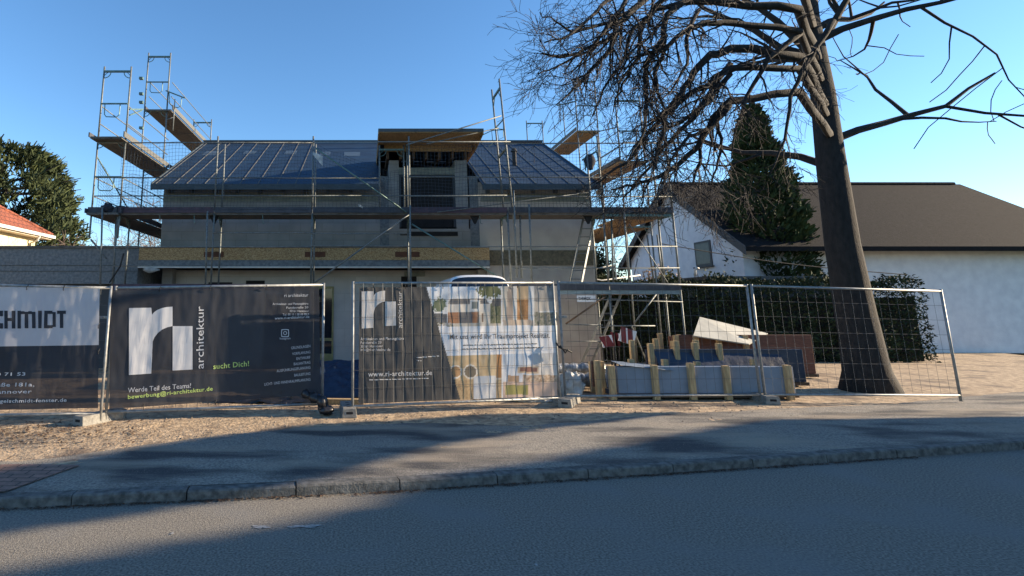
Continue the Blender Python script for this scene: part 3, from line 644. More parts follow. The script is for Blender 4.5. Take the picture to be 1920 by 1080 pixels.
foot(G(1068, 758), R(-32), 'concrete fence foot right of the picture banner beside white plastic')
foot(G(1430, 752), R(-10), 'concrete fence foot at the far right end of the window racks')
# clamps
for (px, py, Y) in ((197, 595, 8.3), (1054, 594, 9.6)):
    c = P(px, py, Y); t = thing('fence_clamp', c, 'pale steel clamp joining the two left fence panels' if px < 500 else 'steel clamp joining the picture banner panel to the bare panel', 'clamp', 'fence clamps')
    MB().bar(c-Vector((.07, .03, 0)), c+Vector((.07, -.03, 0)), .03, .04).build('clamp_body', 'fence_metal', t, bevel=.004); MB().tube([c+Vector((0, -.06, 0)), c+Vector((0, .02, 0))], .012, 6).build('bolt', 'steel', t)
c = P(1052, 651, 9.55); t = thing('cable_lock', c, 'black cable tied round the posts right of the picture banner', 'cable')
mb = MB(); mb.tube([c+Vector((-.1, -.05, .08)), c+Vector((-.05, -.07, .0)), c+Vector((.0, -.06, -.02)), c+Vector((.08, -.05, -.04)), c+Vector((.16, -.04, -.08))], .016, 6); mb.tube([c+Vector((-.04, -.08, .03)), c+Vector((.05, -.05, -.09)), c+Vector((.1, -.05, -.03))], .013, 6); mb.build('cable_loop', 'rubber', t, smooth=True)

# ------------------------------------------------------------------ banners
class Banner:
    def __init__(s, key, off, amp, label, seed):
        A, B, tl, tr = FP[key]; s.A, s.B, s.tl, s.tr = A, B, tl, tr; s.d = (B-A).normalized(); s.L = (B-A).length; s.n = Vector((s.d.y, -s.d.x, 0)); s.off = off; s.amp = amp; s.seed = seed
        s.t = thing('banner', (A.x, A.y, .25), label, 'banner', 'printed banners on the site fence')
    def wave(s, a, z): return s.amp*(nz(a, z*.25, s.seed, 5)+.6*nz(a, z*.4, s.seed+3, 11)+.5*nz(a, z, s.seed+6, 1.6))
    def pt(s, a, z, lift=0): return s.A+s.d*a+s.n*(s.off+s.wave(a, z)+lift)+Vector((0, 0, z))
    def st(s, px, py):      # point of the photo -> distance along the banner, height
        r_ = ray(px, py); P0 = s.A+s.n*s.off; t = P0.dot(s.n)/r_.dot(s.n); p = r_*t; return (p-s.A).dot(s.d), p.z+CAMZ
    def sheet(s, name, m, pts, nu, nv, lift=0, par=None):   # quad given by four photo points: bl, br, tr, tl
        q = [s.st(*p) for p in pts]
        def f(u, v):
            a = (q[0][0]*(1-u)+q[1][0]*u)*(1-v)+(q[3][0]*(1-u)+q[2][0]*u)*v; z = (q[0][1]*(1-u)+q[1][1]*u)*(1-v)+(q[3][1]*(1-u)+q[2][1]*u)*v
            return s.pt(a, z, lift)
        return MB().grid(f, nu, nv).build(name, m, par or s.t, smooth=True)
    def flat(s, name, m, pts, lift=.004, par=None, label=None):    # polygon in photo points, split in strips so that it follows the folds
        bm = bmesh.new(); q = [s.st(*p) for p in pts]; bm.faces.new([bm.verts.new((a, 0, z)) for a, z in q]); return s._drape(bm, name, m, lift, par, label)
    def _drape(s, bm, name, m, lift, par, label):
        bmesh.ops.triangulate(bm, faces=bm.faces)
        xs_ = [v.co.x for v in bm.verts]; zs_ = [v.co.z for v in bm.verts]
        x = math.floor(min(xs_)/.03)*.03
        while x < max(xs_): bmesh.ops.bisect_plane(bm, geom=bm.verts[:]+bm.edges[:]+bm.faces[:], plane_co=(x, 0, 0), plane_no=(1, 0, 0)); x += .03
        z = math.floor(min(zs_)/.15)*.15
        while z < max(zs_): bmesh.ops.bisect_plane(bm, geom=bm.verts[:]+bm.edges[:]+bm.faces[:], plane_co=(0, 0, z), plane_no=(0, 0, 1)); z += .15
        o = ORIG[s.t.as_pointer()]
        for v in bm.verts: v.co = s.pt(v.co.x, v.co.z, lift)-o
        me = bpy.data.meshes.new(name); bm.to_mesh(me); bm.free(); me.materials.append(MATS[m]); ob = bpy.data.objects.new(name, me); COL.objects.link(ob); ob.parent = par or s.t
        ORIG[ob.as_pointer()] = o
        if label: ob['label'] = label
        return ob
    def text(s, txt, p0, p1, h, m='print_white', bold=0, lift=.005, vertical=False, sx=None):
        """lettering between photo points p0 and p1 (baseline), cap height h in photo pixels"""
        c = bpy.data.curves.new('t', 'FONT'); c.body = txt; c.offset = bold; c.space_character = 1+bold*5; c.resolution_u = 2; to = bpy.data.objects.new('t', c); COL.objects.link(to)
        dg = bpy.context.evaluated_depsgraph_get(); me = bpy.data.meshes.new_from_object(to.evaluated_get(dg)); bpy.data.objects.remove(to)
        x0 = min(v.co.x for v in me.vertices); x1 = max(v.co.x for v in me.vertices)
        a = Vector(s.st(*p0)); b = Vector(s.st(*p1)); e = (b-a); L_ = e.length; e.normalize(); up = Vector((-e.y, e.x))
        mid = ((p0[0]+p1[0])/2, (p0[1]+p1[1])/2); z0 = s.st(*mid)[1]; hh = abs(s.st(mid[0], mid[1]-h)[1]-z0) if not vertical else abs(s.st(mid[0]-h, mid[1])[0]-s.st(*mid)[0])
        bm = bmesh.new(); bm.from_mesh(me)
        for v in bm.verts:
            q = a+e*((v.co.x-x0)/(x1-x0)*L_)+up*(v.co.y/.69*hh); v.co = (q.x, 0, q.y)
        return s._drape(bm, 'lettering', m, lift, None, 'lettering reading '+txt)
    def dashes(s, p0, p1, h, m, seed):
        random.seed(seed); x = p0[0]
        bm = bmesh.new()
        while x < p1[0]-2:
            w = random.uniform(3, 10); x2 = min(x+w, p1[0]); yy = p0[1]+(p1[1]-p0[1])*(x-p0[0])/(p1[0]-p0[0])
            q = [s.st(*p) for p in ((x, yy), (x2, yy), (x2, yy-h*random.uniform(.6, 1)), (x, yy-h*random.uniform(.6, 1)))]; bm.faces.new([bm.verts.new((a, 0, z)) for a, z in q]); x = x2+random.uniform(1, 2.2)
        s._drape(bm, 'small_print', m, .005, None, None)
    def ties(s, pxs, top=True):
        for px, py in pxs: a, z = s.st(px, py); p = s.pt(a, z, .0); MB().tube([p+Vector((0, -.02, -.03)), p+Vector((.003, -.035, .01)), p+Vector((0, .01, .045))], .006, 5).build('tie', 'rubber', s.t)

# banner 1, white over black
b1 = Banner(1, .03, .012, 'leftmost banner, white with dark lettering above and black below', 11)
b1.sheet('cloth', 'banner_white', [(-190, 652), (185, 647), (187, 541), (-190, 534)], 130, 24)
b1.sheet('cloth', 'banner_dark', [(-190, 772), (184, 765), (185, 647.2), (-190, 652.2)], 130, 24)
b1.text('NAGELS', (-128, 617), (-20, 616), 32, 'print_ink', .02)
def letter(rects, name):
    bm = bmesh.new()
    for x0, y0, x1, y1 in rects:
        q = [b1.st(*p) for p in ((x0, y1), (x1, y1), (x1, y0), (x0, y0))]; bm.faces.new([bm.verts.new((a, 0, z)) for a, z in q])
    b1._drape(bm, 'lettering', 'print_ink', .006, None, 'blocky letter '+name)
T_, B_2 = 582.5, 616
letter([(-14, 584, -7.2, 614.5), (-7.2, T_, 6.5, 589), (-7.2, 610, 6.5, B_2), (0, 589, 6.5, 593), (0, 606, 6.5, 610)], 'C'); letter([(9, T_, 15.6, B_2), (22.6, T_, 29.2, B_2), (15.6, 596, 22.6, 602)], 'H')
letter([(33, T_, 39.6, B_2), (39.6, T_+1, 46.6, 589), (46.6, T_+2, 53.2, B_2-.5), (53.2, T_+1, 60, 589), (60, T_+2, 66.8, B_2-.5)], 'M'); letter([(71.5, T_, 78.5, B_2-.5)], 'I')
letter([(83, T_, 89.8, B_2-.5), (89.8, T_, 99, 588.5), (89.8, 609.5, 99, B_2-.5), (99, 585, 105, 613)], 'D'); letter([(107.5, T_, 124, 588.5), (112.4, 588.5, 119, B_2-1)], 'T')
b1.text('05 11 / 2 10 71 53', (-90, 706), (48, 704), 6, bold=.015)
b1.text('Podbielsestraße 181a,', (-100, 726), (65, 724), 7, bold=.015); b1.text('30163 Hannover', (-75, 739), (60, 737), 7, bold=.015); b1.text('www.nagelschmidt-fenster.de', (-48, 756), (125, 753), 6.5, bold=.015)
b1.ties([(52, 540), (121, 541), (-20, 539), (186, 612), (186, 660)])
# banner 2, black with the big logo
b2 = Banner(2, .03, .008, 'black banner with a big white logo and green lettering, left of the fence gap', 23)
b2.sheet('cloth', 'banner_dark', [(205, 767), (602, 739), (598, 538), (207, 544)], 150, 60)
def arc(cx, cy, rx, ry, a0, a1, n=8): return [(cx+rx*math.cos(R(a0+(a1-a0)*i/n)), cy-ry*math.sin(R(a0+(a1-a0)*i/n))) for i in range(n+1)]
def logo(b, x0, y0, w, h, m, sk=0):
    f = lambda u, v: (x0+w*u, y0+h*v+sk*u)
    # letter r: stem, shoulder curve; then the block of the i
    pts = [f(0, 1), f(.35, .98), f(.35, .62)]
    pts += [f(.35+.345*(1-math.cos(R(t))), .62-.33*math.sin(R(t))) for t in (15, 30, 45, 60, 75)]+[f(.685, .285), f(.685, .0)]
    pts += [f(.685-.335*math.sin(R(t)), .16-.16*math.cos(R(t))) for t in (15, 30, 45, 60, 75)]+[f(.35, .165), f(.35, .015), f(0, .02)]
    b.flat('logo', m, pts, label='big white letter r of the logo'); b.flat('logo', m, [f(.687, .935), f(1, .92), f(1, .285), f(.687, .285)], label='white upright block of the logo')
logo(b2, 242, 575, 119, 128, 'print_white')
b2.text('architektur', (382, 691), (382, 574), 14, bold=.0, vertical=True)
b2.text('sucht Dich!', (400, 692), (467, 686), 9.5, 'print_green', .012); b2.text('Werde Teil des Teams!', (240, 736), (358, 727), 9); b2.text('bewerbung@ri-architektur.de', (240, 748), (399, 732), 7.5, 'print_green', .012)
b2.text('ri architektur', (533, 557), (578, 556), 6); b2.text('Architektur- und Planungsbüro', (511, 572), (578, 571), 4); b2.text('Fundstraße 20', (537, 579), (578, 578), 4); b2.text('30161 Hannover', (543, 585), (579, 585), 4)
b2.text('Tel. 05 11 / 38 08 98 0', (530, 592), (579, 591), 4); b2.text('www.ri-architektur.de', (515, 599), (580, 596), 4.5, bold=.01)
for t_, x_, y_ in (('GRUNDLAGEN', 546, 655), ('VORPLANUNG', 548, 666), ('ENTWURF', 556, 675), ('BAUANTRAG', 551, 685), ('AUSFÜHRUNGSPLANUNG', 519, 698), ('BAULEITUNG', 552, 706), ('LICHT- UND INNENRAUMPLANUNG', 496, 723)):
    b2.text(t_, (x_, y_), (582, y_-(582-x_)*.11), 5)
ring = arc(534.5, 624.5, 6.8, 7.3, 0, 360, 16)[:-1]
def ringflat(b, cx, cy, ro, ri, m, sq=0):
    bm = bmesh.new(); n = 24; O = []; I = []
    for i in range(n):
        t = 2*math.pi*i/n; c_, s_ = math.cos(t), math.sin(t); k_ = 1/max(abs(c_), abs(s_)) if sq else 1; k_ = 1+(k_-1)*sq
        O.append(bm.verts.new((lambda q: (q[0], 0, q[1]))(b.st(cx+ro*c_*k_, cy+ro*s_*k_)))); I.append(bm.verts.new((lambda q: (q[0], 0, q[1]))(b.st(cx+ri*c_*k_, cy+ri*s_*k_))))
    for i in range(n): bm.faces.new([O[i], O[(i+1) % n], I[(i+1) % n], I[i]])
    b._drape(bm, 'camera_icon', m, .005, None, None)
ringflat(b2, 534.5, 624.5, 7.4, 6.0, 'print_white', .75); ringflat(b2, 534.5, 624.5, 3.6, 2.5, 'print_white'); b2.text('Instagram', (524.5, 636.5), (544.5, 636), 4)
b2.ties([(300, 543), (395, 541), (500, 540), (270, 764), (405, 755), (602, 640)])
# banner 3, pictures on a curved layout: print made cell by cell
b3 = Banner(3, .006, .0075, 'pale banner with four pictures and a grey slanted text field, right of the fence gap', 37)
def edge_x(y): return 800+(y-540)/(752-540)*64
def mixc(a, b, t): return tuple(x*(1-t)+y*t for x, y in zip(a, b))
def print_col(x, y):
    n1 = nz(x, y, 0, .09); n2 = nz(x, y, 4, .35); W_ = (.80, .78, .76)
    if x < edge_x(y): return None
    if 612-(x-820)*.01 < y < 667-(x-840)*.025: return (.80, .79, .80)
    if y <= 613:
        if x < 943:
            if abs(x-942) < 2.5: return W_
            # garden picture with a white house
            c = mixc((.60, .68, .80), (.78, .76, .72), min(1, max(0, (y-535)/35)))
            if (x-918)**2/500+(y-545)**2/180 < 1+n2: c = (.11, .13, .06)
            if (x-823)**2/170+(y-572)**2/200 < 1+.9*n2: c = (.15, .18, .10)
            if x > 905 and y > 570+3*n2: c = mixc((.10, .12, .06), (.26, .24, .14), .5+n2)
            if 922 < x and 559-(x-932)*.3*(1 if x < 932 else -.6) < y < 574: c = (.10, .10, .10)
            if 839+max(0, 570-y)*.6 < x < 919-max(0, 570-y)*.9 and 560 < y <= 570: c = (.16, .155, .16)
            if 840 < x < 919 and 570 < y < 585: c = (.62, .58, .53)
            if 840 < x < 897 and 585 <= y < 606: c = (.36, .17, .09) if (x < 862 or x > 885) else (.13, .13, .14)
            if 897 <= x < 919 and 585 <= y < 606: c = (.70, .62, .52)
            if 881 < x < 901 and 562 < y < 583: c = (.75, .72, .68)
            if 884 < x < 896 and 566 < y < 579: c = (.16, .19, .19)
            if 903 < x < 906 and 587 < y < 604: c = (.2, .13, .09)
            if x < 838 and 588 < y < 606: c = (.12, .12, .125)
            if x < 838 and 584 < y <= 588: c = W_
            if y >= 606: c = mixc((.48, .42, .34), (.62, .56, .48), .5+n1)
            if x < 850 and y > 605+2*n2: c = mixc((.16, .15, .10), (.6, .55, .5), .5+n2*1.5)
            return c
        # entrance picture
        c = mixc((.66, .60, .54), (.55, .42, .30), .5+n1)
        if x < 962: c = (.42, .33, .27) if x > 952 - (y-540)*.05 else (.72, .62, .5)
        if 962 <= x < 969: c = (.68, .66, .62)
        if 969 <= x < 990: c = mixc((.42, .20, .07), (.30, .15, .06), .5+n2) if y > 562 else (.60, .42, .25)
        if 990 <= x < 1001: c = (.58, .60, .62)
        if x >= 1001: c = mixc((.20, .21, .22), (.34, .33, .32), .5+n1) if y < 565 else ((.45, .42, .38) if y < 585 else mixc((.10, .12, .09), (.30, .28, .24), .5+n2))
        if x > 1010 and 583 < y < 586: c = (.6, .6, .6)
        if y > 600 and x < 1000: c = (.60, .47, .36)
        return c
    if x < 943:
        c = mixc((.62, .46, .28), (.50, .35, .18), .5+n1)
        for cx_, cr, cc in ((854, 10, (.38, .22, .10)), (882, 11, (.17, .14, .10))):
            d = math.hypot(x-cx_, y-697)
            if d < cr: return cc
            if d < cr+2.6: return (.70, .65, .58)
        if x > 918: c = (.58, .45, .28) if x < 930 else ((.42, .20, .07) if y < 708 else (.60, .50, .38))
        if y > 712: c = mixc((.50, .36, .20), (.36, .24, .13), .5+n2)
        if 888 < x < 930 and y > 705: c = mixc((.50, .53, .58), (.62, .62, .62), .5+n1)
        if abs(x-942) < 2: c = W_
        return c
    c = mixc((.50, .58, .68), (.64, .66, .70), min(1, (y-665)/30))
    if x > 1000: c = mixc(c, (.68, .58, .46), .5)
    if 970 < x < 1010 and 687 < y < 700: c = (.62, .45, .30)
    if 975 < x < 1007 and 689 < y < 697: c = (.24, .11, .08)
    if 952 < x < 974 and 704 < y < 720: c = (.40, .26, .16)
    if x > 980 and 703 < y < 716: c = mixc((.35, .22, .14), (.65, .50, .36), .5+n2)
    if 716 <= y: c = mixc((.64, .46, .36), (.56, .42, .34), .5+n1)
    if 948 < x < 990 and 722 < y < 740: c = (.33, .30, .10)
    return c
def picture_banner():
    q = [b3.st(*p) for p in ((672, 757), (1045, 742), (1045, 536), (674, 539))]
    nu, nv = 250, 140; mb = MB()
    def uvz(u, v): return ((q[0][0]*(1-u)+q[1][0]*u)*(1-v)+(q[3][0]*(1-u)+q[2][0]*u)*v, (q[0][1]*(1-u)+q[1][1]*u)*(1-v)+(q[3][1]*(1-u)+q[2][1]*u)*v)
    mb.grid(lambda u, v: b3.pt(*uvz(u, v)), nu, nv); ob = mb.build('cloth', 'banner_grey', b3.t, smooth=True); me = ob.data
    at_ = me.color_attributes.new('print', 'FLOAT_COLOR', 'POINT'); k = 0; cols = []
    for j in range(nv+1):
        for i in range(nu+1):
            u, v = i/nu, j/nv; a, z = uvz(u, v); p = b3.A+b3.d*a+b3.n*b3.off; Yc = p.y*math.cos(PITCH)+(z-CAMZ)*math.sin(PITCH); Zc = -p.y*math.sin(PITCH)+(z-CAMZ)*math.cos(PITCH)
            x_, y_ = CX+F*p.x/Yc, CY-F*Zc/Yc; c = print_col(x_, y_) or (.058, .058, .060); cols += [*c, 1]
    at_.data.foreach_set('color', cols)
    m = bpy.data.materials.new('banner_print'); m.use_nodes = True; n = m.node_tree.nodes; l = m.node_tree.links; b = n['Principled BSDF']; b.inputs['Roughness'].default_value = .7
    va = n.new('ShaderNodeVertexColor'); va.layer_name = 'print'; l.new(va.outputs[0], b.inputs['Base Color']); t = n.new('ShaderNodeBsdfTranslucent'); l.new(va.outputs[0], t.inputs[0])
    mx = n.new('ShaderNodeMixShader'); mx.inputs[0].default_value = .25; l.new(b.outputs[0], mx.inputs[1]); l.new(t.outputs[0], mx.inputs[2])
    tp = n.new('ShaderNodeBsdfTransparent'); m2 = n.new('ShaderNodeMixShader'); m2.inputs[0].default_value = .04; l.new(mx.outputs[0], m2.inputs[1]); l.new(tp.outputs[0], m2.inputs[2]); l.new(m2.outputs[0], n['Material Output'].inputs[0])
    me.materials.clear(); me.materials.append(m); MATS['banner_print'] = m
picture_banner()
logo(b3, 678, 545, 64, 71, 'print_white_glow')
G3 = 'print_white_glow'
b3.text('architektur', (754, 615), (754, 547), 8.5, G3, vertical=True); b3.text('Architektur- und Planungsbüro', (676, 638), (757, 637), 5, G3, .015); b3.text('Fundstraße 20', (676, 645), (715, 644), 5, G3); b3.text('30161 Hannover', (676, 652), (718, 651), 5, G3); b3.text('info@ri-architektur.de', (676, 658), (732, 658), 5, G3)
b3.text('www.ri-architektur.de', (690, 706), (810, 703), 9, G3, .012); b3.dashes((692, 713), (804, 710), 2, G3, 5); b3.dashes((781, 671), (823, 668), 2, G3, 2); b3.dashes((781, 677), (790, 677), 2, G3, 3)
b3.text('Mit uns wird Ihr Traumprojekt Realität.', (843, 636), (1031, 633), 9, 'print_ink', .012); b3.dashes((868, 648), (1010, 645), 2, 'verge_grey', 8); b3.dashes((866, 655), (1012, 652), 2, 'verge_grey', 9)
b3.ties([(700, 537), (760, 538), (830, 538), (900, 537), (970, 536), (1030, 536)])
# lettering on the small sign
q, q2, sg = SIGN
c = bpy.data.curves.new('t', 'FONT'); c.body = 'TARMOX'; c.offset = .02; to = bpy.data.objects.new('t', c); COL.objects.link(to)
me = bpy.data.meshes.new_from_object(to.evaluated_get(bpy.context.evaluated_depsgraph_get())); bpy.data.objects.remove(to)
x0 = min(v.co.x for v in me.vertices); x1 = max(v.co.x for v in me.vertices); W_ = q2.x-q.x
for v in me.vertices: v.co = Vector((q.x+W_*.08+(v.co.x-x0)/(x1-x0)*W_*.66, 14.096, q.z+.045+v.co.y/.69*.075))-ORIG[sg.as_pointer()]
me.materials.append(MATS['print_ink']); o = bpy.data.objects.new('lettering', me); COL.objects.link(o); o.parent = sg

# ------------------------------------------------------------------ things on the plot
def crumple(mb, c, rx, ry, rz, seed, nu=26, nv=14, amp=.35):
    def f(u, v):
        t = 2*math.pi*u; p = math.pi*(v-.5); d = Vector((math.cos(t)*math.cos(p), math.sin(t)*math.cos(p), math.sin(p)))
        k = 1+amp*nz(d.x, d.y, d.z+seed, 2.2)+amp*.6*nz(d.x, d.y, d.z+seed, 6)
        return Vector((c[0]+d.x*rx*k, c[1]+d.y*ry*k, max(.118, c[2]+d.z*rz*k)))
    mb.grid(f, nu, nv)
# black tarpaulin bundle under the right end of banner 2
c = G(592, 757); m = MB(); m.grid(lambda u, v: Vector((c.x-1.75+2.0*u, c.y+.05+.55*v-.12*u, .125+max(0, .07*math.sin(v*3.1)*(1-.4*u)+.05*nz(u, v, 1, 6)+.03*nz(u, v, 4, 14)))), 60, 16)
t = lab(m.build('tarpaulin', 'tarp_black', smooth=True), 'black plastic tarpaulin spread on the sand under the black banner', 'tarpaulin')
a = P(568, 737, 8.95); b = P(612, 756, 8.75); m = MB(); pts = [a.lerp(b, i/10) for i in range(11)]
m.tube([(p.x, p.y, max(.2, p.z)+.01*math.sin(i*2)) for i, p in enumerate(pts)], [.055+.02*math.sin(i*1.7)+.03*(i/10) for i in range(11)], 12)
crumple(m, (b.x, b.y, .20), .12, .1, .07, 4)
lab(m.build('tarpaulin_roll', 'tarp_black', smooth=True), 'rolled black shiny tarpaulin lying at the foot of the fence gap', 'tarpaulin')
c = G(632, 738); m = MB(); m.grid(lambda u, v: Vector((c.x-.5+1.0*u, 10.3+1.2*v, .13+.55*(v**.7)+.04*nz(u, v, 1, 5)+.03*nz(u, v, 3, 11))), 40, 40)
lab(m.build('tarpaulin', 'tarp_blue', smooth=True), 'blue tarpaulin draped over a pile behind the fence gap', 'tarpaulin')
m = MB(); m.bar(Vector((-.75, 9.75, .17)), Vector((-.02, 9.7, .17)), .12, .08); lab(m.build('timber_plank', 'wood_post', bevel=.004), 'short pale timber plank lying across the fence gap', 'plank')
# wrapped pipes and plastic at the right of banner 3
t = thing('pipe_bundle', (4.1, 11.3, .12), 'bundle of foil wrapped pipes lying between the fence and the timber racks', 'pipes')
for (z, y, r_) in ((.52, 11.5, .10), (.33, 11.2, .13), (.26, 11.6, .12)):
    m = MB(); pts = [(3.35+1.5*i/24, y+.015*math.sin(i*1.3), z+.012*math.sin(i*1.9)) for i in range(25)]; m.tube(pts, [r_*(1+.10*math.sin(i*2.3)) for i in range(25)], 14); m.build('pipe', 'foil_silver', t, smooth=True)
m = MB(); c = P(1072, 722, 10.2); crumple(m, (c.x+.02, 10.3, .33), .20, .16, .24, 7, 36, 20, .45); lab(m.build('plastic_sheet', 'plastic_white', smooth=True), 'crumpled white plastic sheet heaped behind the post right of the picture banner', 'plastic sheet')
c = G(992, 752); m = MB(); crumple(m, (c.x, c.y, .13), .30, .14, .075, 2, 40, 18, .6); crumple(m, (c.x+.25, c.y-.08, .13), .12, .09, .05, 5, 30, 14, .6); lab(m.build('plastic_sheet', 'plastic_white', smooth=True), 'torn white plastic sheet lying on the sand under the picture banner', 'plastic sheet')
m = MB(); c = P(283, 506, 15.0); crumple(m, (c.x, 15.0, c.z), .20, .05, .07, 9, 24, 12, .6); lab(m.build('plastic_scrap', 'plastic_white', smooth=True), 'torn white plastic scrap hanging under the canopy at the garage corner', 'plastic scrap')
m = MB(); c = P(596, 292, 14.15); m.grid(lambda u, v: c+Vector((-.13+.26*u, .02*math.sin(u*9)-.05, .10-.2*v*(.4+u)-.12*u)), 12, 6); lab(m.build('cloth_rag', 'plastic_white', smooth=True), 'pale rag tied to the scaffold post above the left roof', 'rag')
m = MB(); c = P(676, 385, 14.1); m.grid(lambda u, v: c+Vector((-.06+.12*u, .02*math.sin(u*9), .04-.06*v-.06*u)), 8, 4); lab(m.build('paper_scrap', 'plastic_white'), 'small white scrap caught in the sagging net left of the dormer', 'scrap')
m = MB(); c = P(200, 390, 14.1); crumple(m, (c.x, 14.15, c.z), .16, .12, .13, 3, 24, 14, .4); crumple(m, (c.x+.35, 14.3, c.z-.02), .22, .14, .10, 6, 24, 14, .4); m.v = [Vector(v) for v in m.v]
lab(m.build('tarpaulin_bundle', 'cloth_dark', smooth=True), 'dark bundle of cloth lying on the left corner of the scaffold deck', 'bundle')
# dark bags hanging on the right scaffold
c = P(1106, 305, 15); m = MB()
m.grid(lambda u, v: Vector((c.x+(.13+.03*math.sin(v*3))*math.cos(2*math.pi*u)*(.55+.5*math.sin(math.pi*min(1, v*1.0+.12))), 15+.10*math.sin(2*math.pi*u), c.z+.22-.42*v+.02*nz(u, v, 2, 8))), 20, 12)
t = thing('bag', c, 'black work bag hanging on the scaffold bracket at the right eave', 'bag'); m.build('bag_body', 'cloth_dark', t, smooth=True); MB().tube([c+Vector((-.06, 0, .2)), c+Vector((0, 0, .3)), c+Vector((.06, 0, .2))], .01, 5).build('strap', 'rubber', t)

# crates / window racks
def rack(name, x0, x1, y0, y1, z0, z1, posts, ptop, panel, label, low=.0, post_y=None, top=None, dz=0):
    t = thing(name, ((x0+x1)/2, y0, z0), label, 'rack', 'timber racks with stacked window elements')
    for i, x in enumerate(posts):
        for yy in (y0-.05, y1+.05):
            h = ptop+(.03*math.sin(i*2.1+yy))
            MB().box(x-.05, x+.05, yy-.045, yy+.045, z0, h).build('post', 'wood_post', t, bevel=.004)
    n_ = 4
    for i in range(n_):
        y = y0+.02+(y1-y0-.04)*i/(n_-1); zz = z1-dz*i
        MB().box(x0+.04*i, x1-.05*i, y-.035, y+.03, z0+.10, zz-.02*i).build('window_panel', panel, t, bevel=.006)
    MB().box(x0-.05, x1+.05, y0-.02, y1+.02, z0+.03, z0+.095).build('base_beam', 'wood_dark', t)
    return t
def X(px, py, Y): return P(px, py, Y).x
t = rack('window_rack', X(1160, 715, 10.15), X(1366, 715, 10.15)+1.2, 10.2, 10.95, .125, P(1200, 688, 10.15).z, [X(1150, 715, 10.1), X(1231, 715, 10.1), X(1300, 715, 10.1), X(1366, 715, 10.1), X(1366, 715, 10.1)+1.1], P(1232, 684, 10.1).z, 'panel_blue_grey', 'front timber rack holding blue grey window panels, right behind the bare fence')
MB().grid(lambda u, v: Vector((X(1160, 690, 10.2)+.95*u, 10.12+.8*v, P(1200, 684, 10.15).z+.035*math.sin(v*3)+.012*nz(u, v, 2, 9)-.10*u)), 24, 12).build('film_cover', 'panel_blue_grey', t, smooth=True)
t2 = rack('window_rack', X(1235, 670, 11.6), X(1366, 670, 11.6)+1.6, 11.7, 12.4, .125, P(1260, 655, 11.65).z, [X(1223, 665, 11.6), X(1262, 665, 11.6)+.1, X(1293, 665, 11.6)+.15, X(1352, 665, 11.6)], P(1232, 642, 11.6).z, 'panel_navy', 'middle timber rack with navy blue wrapped panels behind the front rack')
m = MB(); m.grid(lambda u, v: Vector((X(1235, 660, 11.5)+2.6*u, 11.45+.25*v, P(1260, 657, 11.6).z-.06*u-.45*(1-v)+.015*nz(u*4, v, 2, 5))), 40, 10); m.build('film_cover', 'panel_navy', t2, smooth=True)
t3 = rack('window_rack', X(1275, 645, 13.0), X(1366, 645, 13.0)+2.0, 13.1, 13.7, .125, P(1300, 628, 13.05).z, [X(1270, 640, 13), X(1307, 640, 13), X(1350, 640, 13), X(1400, 640, 13)], P(1300, 630, 13.0).z, 'panel_brown', 'rear timber rack with brown boards under the pale tilted sheet')
q = [P(1300, 629, 12.8), P(1405, 645, 12.8), P(1440, 625, 13.6), P(1312, 594, 13.6)]
m = MB(); nrm = (q[1]-q[0]).cross(q[3]-q[0]).normalized(); m.prism(q, -nrm*.03); lab(m.build('pale_board', 'board_pale'), 'large pale grey board lying tilted on the brown boards at the right', 'board')
t4 = thing('timber_stand', (4.65, 10.7, .12), 'short stand of two timber posts joined by a pale board, left of the front rack', 'timber stand')
y = 10.35
MB().box(X(1117, 715, y), X(1127, 715, y), y-.05, y+.05, .13, P(1122, 676, y).z).build('post', 'wood_post', t4, bevel=.004); MB().box(X(1129, 715, y), X(1138, 715, y), y+.05, y+.15, .13, P(1133, 678, y).z).build('post', 'wood_post', t4, bevel=.004)
MB().box(X(1118, 715, y), X(1137, 715, y), y+.155, y+.19, .30, P(1133, 679, y).z).build('board', 'panel_brown', t4)
MB().box(X(1137, 735, y), X(1158, 735, y), y+.0, y+.1, P(1145, 735, y).z-.03, P(1145, 729, y).z).build('rail', 'panel_navy', t4)
# barrier boards
def barrier(px, py, w, h, Y, lean, label):
    c = P(px, py, Y); t = thing('barrier_board', (c.x, Y, .12), label, 'barrier', 'red and white barrier boards')
    M = Matrix.Rotation(lean, 3, 'Y'); z0, z1 = c.z-h/2, c.z+h/2
    def bx(x0, x1, a, b, d0, d1): 
        return [c+M @ Vector((x, 0, z)) + Vector((0, d0, 0)) for x, z in ((x0, a), (x1, a), (x1, b), (x0, b))]
    MB().prism(bx(-w/2, w/2, -h/2, h/2, 0, 0), (0, .03, 0)).build('board', 'white_paint', t)
    for s_ in (-.25, .2): MB().prism([c+M @ Vector((w*s_+dx, 0, dz)) + Vector((0, -.004, 0)) for dx, dz in ((-.02, -h/2), (.10, -h/2), (.0, h/2), (-.12, h/2))], (0, .003, 0)).build('stripe', 'red_paint', t)
    for s_ in (-1, 1): MB().tube([c+M @ Vector((s_*w*.35, .04, h/2)), Vector((c.x+s_*w*.35, Y+.05, .12))], .018, 6).build('leg', 'rubber', t)
barrier(1177, 630, .36, .34, 13.2, R(18), 'red and white barrier board leaning under the right scaffold, the larger and higher one'); barrier(1139, 640, .26, .26, 13.3, R(-8), 'small red and white barrier board left of the larger one, by the ladder foot'); barrier(1155, 636, .14, .3, 13.5, R(10), 'narrow white barrier board between the two striped ones')

